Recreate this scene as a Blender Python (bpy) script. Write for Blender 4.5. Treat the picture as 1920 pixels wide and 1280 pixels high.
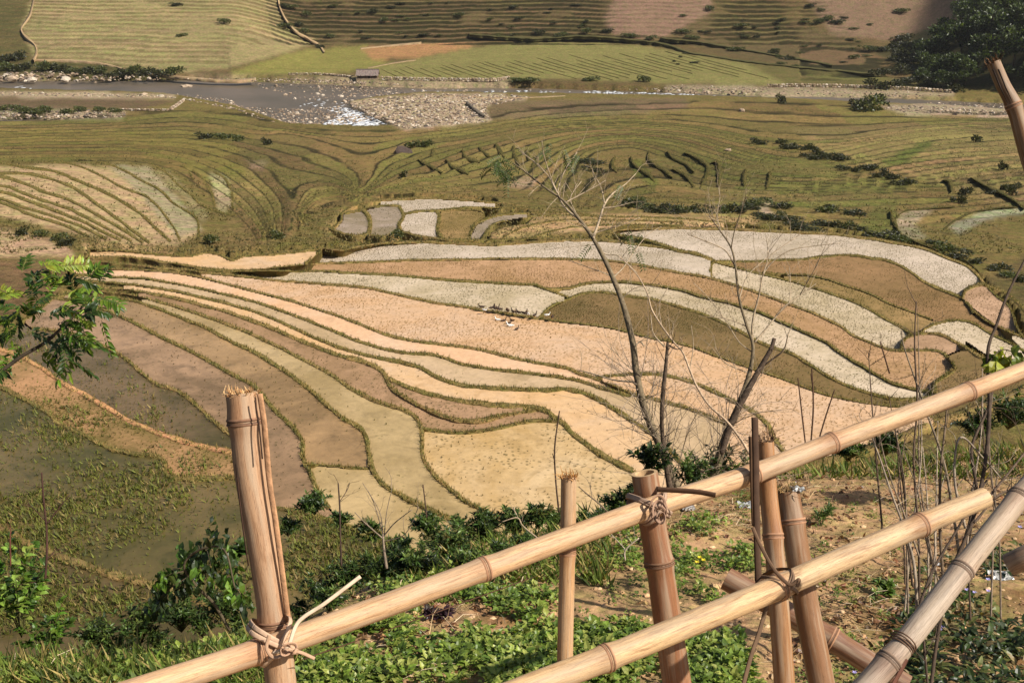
import bpy, math, random
import numpy as np

for o in list(bpy.data.objects):
    bpy.data.objects.remove(o)
scene = bpy.context.scene
COL = scene.collection
rng = np.random.default_rng(7)
random.seed(7)

# ------------------------------------------------------------------ camera, sky, sun, exposure
PITCH = math.radians(20.0)
FPX = 2059.0                      # focal length in pixels of the 1920 px wide photograph
cam_data = bpy.data.cameras.new('camera')
cam_data.sensor_width = 36.0
cam_data.lens = 36.0 * FPX / 1920.0
cam_data.clip_start = 0.05
cam_data.clip_end = 5000.0
cam = bpy.data.objects.new('camera', cam_data)
COL.objects.link(cam)
cam.location = (0, 0, 0)
cam.rotation_euler = (math.pi / 2 - PITCH, 0, 0)
scene.camera = cam

SUN_ELEV = math.radians(43.0)
SUN_AZ = math.radians(114.0)      # clockwise from +Y (the view direction): from the right, a little behind
SUN_DIR = (math.cos(SUN_ELEV) * math.sin(SUN_AZ), math.cos(SUN_ELEV) * math.cos(SUN_AZ), math.sin(SUN_ELEV))
world = bpy.data.worlds.new('World')
scene.world = world
world.use_nodes = True
wn = world.node_tree
sky = wn.nodes.new('ShaderNodeTexSky')
sky.sky_type = 'NISHITA'
sky.sun_disc = False
sky.sun_elevation = SUN_ELEV
sky.sun_rotation = SUN_AZ
sky.dust_density = 2.0
bg = wn.nodes['Background']
bg.inputs['Strength'].default_value = 0.062
wn.links.new(sky.outputs['Color'], bg.inputs['Color'])
from mathutils import Vector, Matrix
sl = bpy.data.lights.new('sun', 'SUN')
sl.energy = 4.9
sl.angle = math.radians(0.53)
sl.color = (1.0, 0.94, 0.855)
sun = bpy.data.objects.new('sun', sl)
COL.objects.link(sun)
sun.rotation_euler = Vector(SUN_DIR).to_track_quat('Z', 'Y').to_euler()
scene.view_settings.view_transform = 'Standard'
scene.view_settings.look = 'None'
scene.view_settings.exposure = 0.52
scene.view_settings.gamma = 1.0
scene.view_settings.use_curve_mapping = False

HAZE = 0.00006

# ------------------------------------------------------------------ numeric helpers
CP, SP = math.cos(PITCH), math.sin(PITCH)
FWD = np.array([0, CP, -SP]); UP = np.array([0, SP, CP]); RIGHT = np.array([1.0, 0, 0])

def ray(u, v):
    u = np.asarray(u, float); v = np.asarray(v, float)
    return FWD + RIGHT * ((u - 960) / FPX)[..., None] + UP * ((640 - v) / FPX)[..., None]

def P(u, v, depth):
    """the place in the valley or at the fence that lies `depth` metres out along the line of sight"""
    r = ray(np.float64(u), np.float64(v))
    return r * depth

def project(x, y, z):
    zc = y * CP - z * SP
    yc = y * SP + z * CP
    zc = np.maximum(zc, 1e-3)
    return 960 + FPX * x / zc, 640 - FPX * yc / zc

def smooth(a, b, x):
    t = np.clip((x - a) / (b - a), 0, 1)
    return t * t * (3 - 2 * t)

def vnoise(x, y, seed=0):
    xi = np.floor(x).astype(np.int64); yi = np.floor(y).astype(np.int64)
    xf = x - xi; yf = y - yi
    def h(a, b):
        n = (a * 374761393 + b * 668265263 + seed * 1442695041) & 0xffffffff
        n = ((n ^ (n >> 13)) * 1274126177) & 0xffffffff
        n = n ^ (n >> 16)
        return (n & 0xffff) / 65535.0
    u = xf * xf * (3 - 2 * xf); w = yf * yf * (3 - 2 * yf)
    return (h(xi, yi) * (1 - u) + h(xi + 1, yi) * u) * (1 - w) + (h(xi, yi + 1) * (1 - u) + h(xi + 1, yi + 1) * u) * w

def fbm(x, y, seed=0, octv=4):
    s = 0; a = 0.5
    for k in range(octv):
        s = s + a * vnoise(x * 2 ** k + 17.3 * k, y * 2 ** k - 9.1 * k, seed + k)
        a *= 0.5
    return s - 0.47

def srgb(c, f=1.35):
    """a colour as it shows in the sunlit photograph (0..255) to the surface's own base colour"""
    c = np.asarray(c, float) / 255.0
    lin = np.where(c <= 0.04045, c / 12.92, ((c + 0.055) / 1.055) ** 2.4)
    return lin / f

def spline(pts, step=6.0):
    """Catmull-Rom through the points, resampled evenly; extra columns are carried along"""
    p = np.asarray(pts, float)
    if len(p) == 2:
        out = p
    else:
        q = np.vstack([2 * p[0] - p[1], p, 2 * p[-1] - p[-2]])
        out = []
        for i in range(len(p) - 1):
            a, b, c, d = q[i], q[i + 1], q[i + 2], q[i + 3]
            n = max(3, int(np.linalg.norm((c - b)[:2]) / step) + 1)
            t = np.linspace(0, 1, n, endpoint=False)[:, None]
            out.append(0.5 * ((2 * b) + (-a + c) * t + (2 * a - 5 * b + 4 * c - d) * t ** 2 + (-a + 3 * b - 3 * c + d) * t ** 3))
        out = np.vstack(out + [p[-1:]])
    nd = min(out.shape[1], 3) if out.shape[1] == 3 and step < 1 else 2
    L = np.concatenate([[0], np.cumsum(np.linalg.norm(np.diff(out[:, :nd], axis=0), axis=1))])
    n = max(2, int(L[-1] / step) + 1)
    s = np.linspace(0, L[-1], n)
    return np.stack([np.interp(s, L, out[:, k]) for k in range(out.shape[1])], 1)

# ------------------------------------------------------------------ the lie of the land
WATER_Z = -45.0

def H(x, y):
    """valley land height: the paddy spur, the middle slope, the valley floor, the far hills"""
    x = np.asarray(x, float); y = np.asarray(y, float)
    s = 0.57 * x + 0.82 * y
    h1 = -21 - 0.085 * (s - 19)
    h2 = -26.7 - 0.102 * (y - 105)
    t = smooth(95, 175, y)
    h = h1 * (1 - t) + h2 * t
    g = lambda cx, cy, sx, sy, a: a * np.exp(-((x - cx) / sx) ** 2 - ((y - cy) / sy) ** 2)
    h = h + g(-60, 140, 26, 38, 2.2) + g(-30, 135, 10, 30, -1.6) + g(60, 150, 30, 30, -1.5) + g(70, 220, 40, 45, 1.8)
    h = h + g(20, 175, 18, 25, -1.2)
    h = h + 0.9 * fbm(x / 38, y / 38, 3, 2) * smooth(100, 140, y)
    floor = -44.2 + 0.006 * (y - 300)
    k = 1.6
    h = np.logaddexp(h / k, floor / k) * k             # soft maximum: runs out on the valley floor
    # far side
    yb = 364 - 0.11 * x
    wl = smooth(-72, -112, x + 0.25 * (y - 440))
    hl = -44.0 + 0.20 * np.maximum(0, y - 392)
    hm = -44.2 + 0.022 * np.maximum(0, y - yb - 6) + 0.33 * np.logaddexp(0, (y - 468 + 14 * fbm(x / 60, y * 0 + 2, 9, 2)) / 6) * 6
    far = hl * wl + hm * (1 - wl)
    hr = -44.6 + 0.95 * np.logaddexp(0, (x - 149 - 0.10 * (y - 350)) / 5) * 5
    hr = -np.logaddexp(-hr / 6, -18 / 6) * 6
    far = np.logaddexp(far / 2.0, hr / 2.0) * 2.0
    far = far + 2.0 * fbm(x / 45, y / 45, 5, 3) * smooth(400, 480, y)
    tf = smooth(yb - 8, yb + 6, y)
    return h * (1 - tf) + far * tf

def hit(u, v, plane=None):
    """where the line of sight through a pixel meets the land (or a level)"""
    r = ray(u, v)
    if plane is not None:
        t = plane / r[..., 2]
        return r * t[..., None]
    shp = r.shape[:-1]
    r = r.reshape(-1, 3)
    ts = np.geomspace(18, 1400, 90)
    t0 = np.empty(len(r)); t1 = np.empty(len(r))
    for a in range(0, len(r), 1500):
        q = r[a:a + 1500]; p = q[:, None] * ts[None, :, None]
        below = p[..., 2] < H(p[..., 0], p[..., 1])
        k = np.where(below.any(1), below.argmax(1), len(ts) - 1); k = np.maximum(k, 1)
        t0[a:a + 1500] = ts[k - 1]; t1[a:a + 1500] = ts[k]
    for _ in range(13):
        m = (t0 + t1) / 2
        p = r * m[:, None]
        b = p[:, 2] < H(p[:, 0], p[:, 1])
        t1 = np.where(b, m, t1); t0 = np.where(b, t0, m)
    return (r * t1[:, None]).reshape(shp + (3,))
# ------------------------------------------------------------------ survey of the paddies: bund lines
def _reg(ox, oy):
    return lambda *p: [(ox + x / 3.0, oy + y / 3.0) for x, y in p]
A_ = _reg(0, 427); B_ = _reg(640, 427); C_ = _reg(1280, 427)
R1 = _reg(0, 0); R2 = _reg(640, 0); R3 = _reg(1280, 0)
D_ = _reg(0, 853); E_ = _reg(640, 853); F_ = _reg(1280, 853)
def full(*p): return list(p)

# (points, width in px at start, at end)
BUNDS = [
 # main fan, from the far side to the near side
 (A_((1810,120)) + B_((0,130),(120,105),(300,85),(520,82),(700,92),(850,95),(1000,86),(1200,72),(1400,70),(1550,78),(1700,98),(1800,110),(1920,135)) + C_((80,148),(180,188)), 8, 8),
 (A_((1815,118),(1770,160),(1715,205)), 6, 7),
 (A_((500,120),(700,130),(850,147),(1050,157),(1150,140),(1230,150),(1300,180),(1380,157),(1500,152),(1650,137),(1810,120)), 6, 6),
 (A_((480,165),(700,165),(850,180),(930,195),(1020,207),(1100,220),(1200,232),(1400,241),(1720,206)) + B_((0,197),(200,190),(400,182),(600,180),(850,175),(1100,175),(1400,180),(1550,190),(1700,215),(1920,255)) + C_((150,283),(300,325),(450,377),(600,432),(700,467),(800,512),(900,562),(950,602),(1050,642),(1150,682),(1230,690)), 5, 7),
 (A_((1100,226),(1250,243),(1400,246),(1700,244),(1900,246)) + B_((0,252),(300,266),(600,294),(850,310),(1080,322),(1150,340),(1270,342),(1340,322),(1450,306),(1600,306),(1750,322),(1920,352)) + C_((100,385),(250,420),(400,465),(520,515),(650,572),(800,642),(900,712),(1000,772),(1100,832),(1200,880),(1320,912),(1420,930)), 6, 9),
 (B_((1080,322),(1180,355),(1290,397)), 6, 6),
 (A_((350,190),(500,188),(660,197),(760,210),(900,225),(1050,237),(1130,250),(1250,262),(1400,277),(1600,300),(1920,325)) + B_((150,340),(250,360),(400,395),(550,425),(700,445),(800,465),(950,487),(1110,510)), 5, 8),
 (B_((1110,510),(1250,530),(1400,545),(1550,570),(1700,610),(1920,655)) + C_((200,725),(450,812),(600,862),(750,920),(900,960),(1050,985),(1200,1005),(1330,1000)), 5, 6),
 (B_((1105,508),(1180,445),(1285,395),(1350,370),(1450,362),(1570,375),(1650,390),(1750,402),(1850,430),(1920,452)) + C_((130,492),(300,572),(450,652),(600,702),(700,762),(850,852),(1000,915),(1150,957),(1300,967),(1400,950)), 6, 10),
 (A_((350,215),(600,228),(800,238),(950,248),(1100,272),(1250,310),(1400,350),(1500,376),(1620,406),(1730,440),(1920,503)) + B_((100,540),(250,600),(400,635),(560,655),(750,680),(900,715),(1050,750),(1200,775),(1280,792),(1340,822),(1420,845),(1520,885),(1640,935),(1750,962),(1920,1005)) + C_((120,1050),(260,1110)), 5, 10),
 (A_((400,262),(670,278),(800,285),(900,300),(1050,325),(1200,360),(1400,407),(1560,460),(1700,510),(1800,550),(1920,598)) + B_((100,640),(250,685),(380,705),(500,712),(580,732),(680,767),(820,790),(1000,812),(1150,830),(1300,852),(1400,880),(1500,910),(1600,940),(1640,945)), 5, 10),
 (A_((400,290),(690,315),(850,335),(1000,360),(1150,395),(1300,432),(1450,478),(1600,540),(1750,610),(1920,678)) + B_((120,712),(250,740),(360,762),(450,790),(530,835),(620,870),(700,890),(850,902),(1000,910),(1150,912),(1250,907),(1350,927),(1450,967),(1520,1010),(1620,1075),(1740,1150)), 5, 13),
 (A_((400,315),(700,345),(850,370),(1000,400),(1150,440),(1300,482),(1450,535),(1600,595),(1750,660),(1920,722)) + B_((100,745),(180,777),(240,822),(265,870),(300,920),(400,980),(500,1030),(600,1070),(700,1087),(800,1082),(900,1057),(1000,1035),(1110,1018)), 7, 15),
 (B_((265,850),(400,905),(520,940),(650,970),(800,990),(950,1002),(1080,1012),(1150,1032),(1200,1070),(1260,1112),(1300,1160),(1370,1212),(1440,1260),(1520,1310)) + E_((1640,90)), 12, 17),
 (B_((440,1120),(520,1140),(620,1152),(750,1147),(900,1122),(1030,1092),(1120,1086),(1220,1088)), 8, 12),
 (A_((400,340),(690,370),(830,400),(960,435),(1100,480),(1250,532),(1400,592),(1550,662),(1700,740),(1800,790),(1870,830),(1920,868)) + B_((80,920),(180,970),(270,1000),(370,1032),(420,1070),(448,1120),(455,1200)) + E_((455,0),(482,60),(540,130),(620,200),(720,272),(820,320),(960,360)), 5, 13),
 (A_((360,370),(690,400),(850,442),(1000,500),(1150,560),(1300,640),(1450,712),(1560,780),(1650,840),(1740,910),(1830,990),(1920,1068)) + B_((60,1097),(110,1132),(140,1190)) + E_((155,0),(175,80),(220,150),(290,202),(380,252),(480,300),(620,360)), 6, 15),
 (A_((300,395),(450,420),(580,460),(700,510),(800,560),(900,612),(1000,660),(1130,727),(1230,780),(1330,840),(1430,892),(1520,1000),(1600,1080),(1660,1140),(1700,1200)) + D_((1700,10),(1735,80),(1765,150),(1800,230),(1850,300)), 7, 13),
 (A_((180,570),(330,580),(480,612),(560,650),(650,700),(720,745),(800,822),(880,880),(980,912),(1060,960),(1120,1010),(1190,1080),(1290,1160),(1400,1230),(1480,1300)), 6, 12),
 (full((-160,600)) + A_((-40,672),(60,702),(150,742),(250,802),(350,872),(480,942),(600,1012),(720,1082),(860,1142),(1000,1192),(1150,1232),(1300,1262),(1420,1290)), 10, 15),
 (full((-160,700)) + A_((0,900),(60,925),(150,972),(270,1042),(340,1110),(450,1152),(560,1212),(640,1250),(760,1272)) + D_((870,5),(930,40),(925,90),(970,125),(1100,135),(1300,128),(1420,160)), 10, 14),
 (full((-160,950),(0,990)) + D_((150,500),(300,560),(430,605),(560,652),(700,690),(850,720),(1000,770),(1150,830)), 18, 26),
 (D_((1480,290),(1600,305),(1700,322),(1900,377)) + E_((80,417),(170,452),(250,472),(360,505)), 12, 12),
 (E_((-215,50),(-60,60),(0,65),(60,72),(150,76)), 6, 7),
 # right hand fields
 (B_((1480,20),(1600,12),(1760,4)) + C_((0,2),(250,8),(500,20),(700,30),(850,37),(1000,55),(1200,87),(1350,117),(1480,167),(1590,212),(1650,260),(1695,315)), 7, 8),
 (B_((1480,20),(1560,42),(1700,67),(1810,100),(1920,133)) + C_((80,150),(180,188)), 7, 8),
 (C_((180,188),(350,190),(500,184),(650,178),(800,160),(900,153),(1000,160),(1060,172),(1130,180),(1210,207),(1290,252),(1350,300),(1430,340),(1510,370),(1575,402),(1615,442),(1635,480)), 5, 9),
 (C_((1695,315),(1640,326),(1590,352),(1572,398)), 9, 9),
 (C_((180,190),(158,205),(156,285)), 9, 8),
 (C_((180,192),(300,225),(450,262),(600,298),(750,342),(850,377),(950,412),(1050,460),(1120,502),(1200,545),(1300,598),(1340,592)), 5, 8),
 (C_((1330,596),(1260,615),(1235,650),(1232,690)), 8, 8),
 (C_((450,250),(560,262),(680,265),(800,287),(900,320),(1050,370),(1150,420),(1280,470),(1400,515)), 4, 5),
 (C_((1340,592),(1370,560),(1450,532),(1550,520),(1640,540),(1720,590),(1800,630),(1920,690)), 5, 6),
 (C_((1340,592),(1450,602),(1550,652),(1650,712),(1730,745),(1900,800),(2040,850)), 8, 10),
 (C_((1232,690),(1330,688),(1430,692),(1480,720)), 6, 7),
 (C_((1480,720),(1530,790),(1480,830),(1420,870),(1420,930)), 8, 12),
 (C_((1620,455),(1700,520),(1800,570),(1920,620),(2040,660)), 6, 8),
 (C_((1695,315),(1760,380),(1840,450),(1880,560),(1920,620)), 5, 6),
 (B_((1425,846),(1500,833),(1600,826),(1680,821),(1800,827),(1920,852)) + C_((130,902),(270,967),(400,1037),(480,1112),(505,1170),(560,1250)), 8, 13),
 # pocket terraces above the fan
 (R2((-60,1290),(0,1240),(10,1195),(100,1152),(250,1126),(500,1116),(700,1126),(850,1140),(960,1152),(1065,1172)), 6, 5),
 (R2((20,1200),(70,1190),(120,1180)), 4, 5), (R2((118,1178),(148,1208),(160,1250),(155,1310)), 10, 11),
 (R2((-60,1292),(60,1325),(155,1312)), 5, 5),
 (R2((130,1176),(240,1155),(330,1158)), 4, 4), (R2((322,1160),(345,1200),(348,1228),(325,1262),(335,1300)), 9, 10),
 (R2((150,1320),(240,1330),(335,1305),(420,1325),(560,1345)), 5, 6),
 (R2((345,1205),(420,1190),(530,1184),(700,1168),(850,1168),(1065,1172)), 5, 4),
 (R2((530,1184),(553,1212),(545,1260),(540,1300),(570,1345)), 11, 11),
 (R2((560,1190),(650,1178),(780,1186),(800,1215),(740,1265),(715,1345)), 4, 5),
 (R2((715,1345),(750,1270),(800,1235),(900,1208),(1050,1198),(1250,1196),(1400,1206)), 6, 4),
 (R2((790,1350),(830,1285),(900,1248),(1050,1222),(1250,1212),(1500,1220),(1700,1222),(1920,1232)) + R3((200,1250),(420,1270)), 7, 4),
 (R2((900,1350),(960,1310),(1060,1270),(1250,1240),(1500,1240),(1750,1246),(1920,1250)), 6, 4),
 (R2((1060,1345),(1160,1310),(1300,1280),(1480,1268),(1700,1266),(1920,1270)), 6, 4),
 (R2((560,1345),(720,1352),(860,1352),(1060,1345),(1250,1338)), 6, 6),
 # banks along the foot of the near hillside
 (full((1960,700),(1900,740),(1760,790),(1700,815),(1600,850),(1400,905),(1250,960),(1150,985),(1020,1010),(800,1100),(600,1200),(480,1265)), 22, 30),
 (full((1216,806),(1275,865),(1330,930)), 13, 14), (full((1187,883),(1210,925),(1230,968)), 16, 16), (full((847,973),(875,1020),(910,1070)), 14, 14), (full((960,973),(975,1000),(990,1025)), 13, 13),
 (full((1365,795),(1350,860),(1330,940)), 10, 12), (full((1467,843),(1474,870),(1480,890)), 12, 12), (full((383,1130),(450,1190),(520,1248)), 24, 24), (full((493,860),(478,905),(493,950)), 12, 12), (full((760,1021),(800,1055),(850,1095)), 12, 12), (full((1723,760),(1742,778),(1762,792)), 8, 8),
 (full((167,467),(160,482),(125,490),(136,514),(136,545),(122,552),(100,558),(60,590),(40,602),(20,625),(-13,651)), 8, 8), (full((1846,534),(1900,560),(1950,630),(1960,700)), 8, 10),
]
FIELD_TYPES = {   # mud or shallow water colour, colour of its weedy patches, gloss (roughness), tuft density per m2, tuft colour, share of stubble specks
 'pale':     ((218,198,174), (188,170,144), .55, 4.5, (122,110,76), .50),
 'palestub': ((224,202,172), (190,170,134), .55, 4.2, (112,104,62), .55),
 'brownor':  ((200,158,118), (170,134,90), .70, 6.0, (134,108,62), .60),
 'orange':   ((236,197,158), (236,188,142), .34, 0.0, (150,125,70), .0),
 'orangestub': ((224,188,152), (218,174,128), .45, 3.6, (156,124,70), .55),
 'tan':      ((220,188,148), (190,162,120), .34, 0.4, (120,110,60), .12),
 'bright':   ((228,192,150), (228,184,130), .34, 0.5, (130,115,60), .12),
 'mauve':    ((186,148,112), (150,120,84), .60, 2.5, (110,96,52), .35),
 'mauve2':   ((182,146,110), (128,104,76), .34, 1.6, (98,86,48), .30),
 'yellow':   ((210,180,128), (172,146,98), .22, 0.5, (110,102,50), .15),
 'yellowstub': ((224,192,144), (200,164,108), .38, 2.4, (112,98,56), .45),
 'tanbrown': ((192,154,106), (142,114,76), .26, 0.9, (105,95,50), .25),
 'darkwater': ((128,104,70), (84,74,42), .26, 3.0, (104,98,44), .35),
 'darkgreen': ((124,104,64), (82,77,40), .22, 3.0, (112,112,46), .35),
 'dry':      ((190,144,102), (114,100,52), .90, 6.0, (124,110,50), .45),
 'pink':     ((204,166,132), (170,136,102), .65, 3.2, (118,96,60), .50),
 'darkstub': ((142,114,74), (112,94,54), .85, 11.0, (108,96,50), .60),
 'brown':    ((162,126,86), (136,108,68), .85, 8.0, (124,104,60), .50),
 'greybrown': ((180,160,142), (142,126,98), .60, 3.0, (110,104,64), .35),
 'olive':    ((170,138,90), (128,108,60), .85, 7.0, (110,98,50), .50),
}
SEEDS = [
 ((900,466),'pale','pale flooded paddy strip with sparse stubble at the far edge of the fan'),
 ((1500,468),'pale','broad grey-white flooded paddy with a rounded right end'),
 ((440,496),'bright','small pale orange paddy with a scalloped upper edge at the left of the fan'),
 ((900,502),'brownor','brown orange stubble paddy below the pale strip'),
 ((800,545),'palestub','pale paddy dotted with dark stubble above the ducks'),
 ((1000,650),'orangestub','widest orange muddy paddy with stubble rows and ducks on it'),
 ((600,597),'orange','bright bare orange paddy strip without stubble'),
 ((640,641),'tan','grey tan water strip below the bright orange one'),
 ((850,735),'bright','bright narrow paddy widening to an orange pool'),
 ((640,690),'mauve','mauve brown muddy strip with a narrow tail under the thick bund'),
 ((800,755),'mauve','small lens shaped brown paddy between two joining bunds'),
 ((640,755),'yellow','yellow tan water strip ending in a round bend'),
 ((500,705),'tanbrown','brown water strip passing behind the tall bamboo post'),
 ((690,910),'yellow','small orange tan pool at the foot of the brown strip'),
 ((300,650),'mauve2','mauve shallow paddy at the left with dark specks'),
 ((250,725),'darkwater','dark weedy paddy above the orange dry bund'),
 ((200,795),'dry','dry orange bank of clods along the dry bund'),
 ((200,900),'darkgreen','dark green weedy paddy at the bottom left'),
 ((160,1140),'darkwater','dark little pond below the grassy left bund'),
 ((920,800),'mauve','thin crescent of pink mud above the round stubble paddy'),
 ((950,880),'yellowstub','round yellow paddy with blurred stubble in front of the thin stake'),
 ((1340,757),'orangestub','orange paddy corner behind the bare trees'),
 ((1150,580),'darkstub','dark brown stubble field shaped like a leaf'),
 ((1380,594),'palestub','long pale paddy with green stubble sloping past the second bare tree'),
 ((1513,607),'pink','long pinkish mud paddy with a rounded end'),
 ((1447,537),'palestub','pale paddy strip with green weeds along its lower edge'),
 ((1600,500),'brown','brown dry stubble field in the far right bend'),
 ((1580,548),'olive','olive dry strip along the brown field'),
 ((1797,625),'palestub','small cream paddy among the right hand fields'),
 ((1847,577),'pink','pink sliver of a paddy below the rounded pale one'),
 ((1730,645),'pink','tiny pink pocket paddy by the end of the cream strip'),
 ((655,425),'greybrown','leftmost grey pocket terrace above the fan'),
 ((715,410),'greybrown','grey green pocket terrace between two curved banks'),
 ((790,415),'pale','silver pocket terrace holding water'),
 ((850,386),'pale','curved silver strip along the top of the pocket terraces'),
 ((850,425),'olive','yellow brown dry pocket terrace'),
 ((905,430),'greybrown','narrow grey terrace bending to the right'),
]
# raster of the surveyed area, 2 px cells
RU0, RV0, RC = -160, 0, 2.0
RW, RH = 1140, 660
def draw_lines(mask, pts, w):
    s = spline(pts, 1.0)
    for (u, v) in s[:, :2]:
        i = (u - RU0) / RC; j = (v - RV0) / RC; r = w / RC / 2
        i0, i1 = int(math.floor(i - r)), int(math.ceil(i + r)) + 1
        j0, j1 = int(math.floor(j - r)), int(math.ceil(j + r)) + 1
        mask[max(0, j0):max(0, j1), max(0, i0):max(0, i1)] = True
BARRIER = np.zeros((RH, RW), bool)
for pts, w0, w1 in BUNDS:
    draw_lines(BARRIER, pts, 3.0)
for pts in (full((167,467),(160,482),(125,490),(136,514),(136,545),(122,552),(100,558),(60,590),(40,602),(20,625),(-13,651)), full((60,617),(40,602)),
            full((1846,534),(1900,560),(1960,640),(1960,705),(1900,740),(1760,790),(1700,815),(1600,850),(1400,905),(1250,960),(1150,985),(1020,1010),(800,1100),(600,1200),(480,1265)),
            C_((1480,718),(1550,690),(1610,680)), full((-158,600),(-158,1262)), full((1367,797),(1330,945)), full((1810,640),(1900,700)),
            full((1820,575),(1900,640),(1940,690)), full((1220,810),(1330,930)), full((1187,883),(1230,970)), full((960,973),(990,1030)),
            full((847,973),(910,1070)), full((617,953),(640,982)), full((760,1021),(850,1100)), full((493,860),(475,906),(493,950)), full((473,857),(493,862)),
            full((383,1130),(520,1250)), full((1723,760),(1765,795)), full((1467,844),(1480,900)), full((-158,955),(0,990)), full((-158,700),(0,727))):
    draw_lines(BARRIER, pts, 3.0)                      # outer limit of the surveyed fan
LAB = np.zeros((RH, RW), np.int32)
def flood(seed, lab):
    from collections import deque
    i = int((seed[0] - RU0) / RC); j = int((seed[1] - RV0) / RC)
    if BARRIER[j, i]: return -1
    if LAB[j, i]: return -LAB[j, i] - 10
    q = deque([(j, i)]); LAB[j, i] = lab; n = 0
    lim = int((1260 - RV0) / RC); top = int((372 - RV0) / RC)
    while q:
        y, x = q.popleft(); n += 1
        for yy, xx in ((y + 1, x), (y - 1, x), (y, x + 1), (y, x - 1)):
            if top <= yy < lim and 0 <= xx < RW and not BARRIER[yy, xx] and not LAB[yy, xx]:
                LAB[yy, xx] = lab; q.append((yy, xx))
    return n
FLOODED = [flood(s, k + 1) for k, (s, t, l) in enumerate(SEEDS)]
# ------------------------------------------------------------------ mesh and material helpers
def mesh_np(name, verts, faces, mat, parent=None, tint=None, smooth_shade=True, mats=None):
    """one mesh object; faces is an (n,k) array or a list of such arrays"""
    me = bpy.data.meshes.new(name)
    verts = np.asarray(verts, np.float32)
    fl = faces if isinstance(faces, list) else [faces]
    fl = [np.asarray(f, np.int32) for f in fl if len(f)]
    me.vertices.add(len(verts)); me.vertices.foreach_set('co', verts.ravel())
    loops = np.concatenate([f.ravel() for f in fl])
    starts = []; off = 0
    for f in fl:
        starts.append(off + np.arange(len(f), dtype=np.int32) * f.shape[1]); off += f.size
    starts = np.concatenate(starts)
    me.loops.add(len(loops)); me.loops.foreach_set('vertex_index', loops)
    me.polygons.add(len(starts)); me.polygons.foreach_set('loop_start', starts)
    me.update(calc_edges=True)
    me.polygons.foreach_set('use_smooth', np.full(len(starts), smooth_shade))
    if tint is not None:
        at = me.attributes.new('tint', 'FLOAT_COLOR', 'POINT')
        t = np.ones((len(verts), 4), np.float32); t[:, :3] = tint
        at.data.foreach_set('color', t.ravel())
    if mat: me.materials.append(mat)
    o = bpy.data.objects.new(name, me)
    COL.objects.link(o)
    if parent: o.parent = parent
    return o

def tag(o, label=None, cat=None, group=None, kind=None):
    if label: o['label'] = label
    if cat: o['category'] = cat
    if group: o['group'] = group
    if kind: o['kind'] = kind
    return o

def empty(name, loc, label, cat, group=None):
    o = bpy.data.objects.new(name, None); COL.objects.link(o)
    o.empty_display_size = 0.1
    o.location = loc
    return tag(o, label, cat, group)

def part(name, verts, faces, mat, thing, **kw):
    """a child whose points are given in the world: they are moved into its thing's own frame"""
    v = np.asarray(verts, np.float64)
    v = v - np.array(thing.location)
    return mesh_np(name, v, faces, mat, thing, **kw)

def subpart(name, verts, faces, mat, thing, parent, **kw):
    return mesh_np(name, np.asarray(verts, np.float64) - np.array(thing.location), faces, mat, parent, **kw)

class MB:
    """collects shapes that become one mesh"""
    def __init__(self): self.v = []; self.f = {}; self.t = []; self.n = 0
    def add(self, v, faces, tint=(1, 1, 1)):
        v = np.asarray(v, float)
        for f in (faces if isinstance(faces, list) else [faces]):
            f = np.asarray(f, int)
            if len(f): self.f.setdefault(f.shape[1], []).append(f + self.n)
        t = np.asarray(tint, float)
        self.t.append(np.broadcast_to(t, (len(v), 3)))
        self.v.append(v); self.n += len(v)
    def arrays(self):
        return np.vstack(self.v), [np.vstack(x) for x in self.f.values()], np.vstack(self.t)

def tube_geo(path, rad, sides=8, flat=None, cap=True, up=(0, 0, 1)):
    """a round (or flattened) bar along the path"""
    p = np.asarray(path, float); n = len(p)
    rad = np.broadcast_to(np.asarray(rad, float), (n,))
    t = np.gradient(p, axis=0); t /= np.linalg.norm(t, axis=1)[:, None] + 1e-12
    ref = np.asarray(up, float)
    if abs(t[0] @ ref) > 0.95: ref = np.array([1.0, 0, 0])
    nx = np.zeros_like(p); a = np.cross(t[0], ref); a /= np.linalg.norm(a)
    for i in range(n):
        a = a - t[i] * (a @ t[i]); a /= np.linalg.norm(a) + 1e-12; nx[i] = a
    ny = np.cross(t, nx)
    ang = np.linspace(0, 2 * math.pi, sides, endpoint=False)
    ca, sa = np.cos(ang), np.sin(ang)
    fl = 1.0 if flat is None else flat
    v = p[:, None] + rad[:, None, None] * (nx[:, None] * ca[None, :, None] + ny[:, None] * (sa * fl)[None, :, None])
    v = v.reshape(-1, 3)
    i = np.arange(n - 1)[:, None] * sides; j = np.arange(sides)[None]; j2 = (j + 1) % sides
    f = np.stack([i + j, i + j2, i + sides + j2, i + sides + j], -1).reshape(-1, 4)
    out = [f]
    if cap:
        v = np.vstack([v, p[:1], p[-1:]])
        b = n * sides
        jj = np.arange(sides); k = (jj + 1) % sides
        out.append(np.stack([np.full(sides, b), k, jj], 1))
        out.append(np.stack([np.full(sides, b + 1), (n - 1) * sides + jj, (n - 1) * sides + k], 1))
    return v, out

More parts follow.
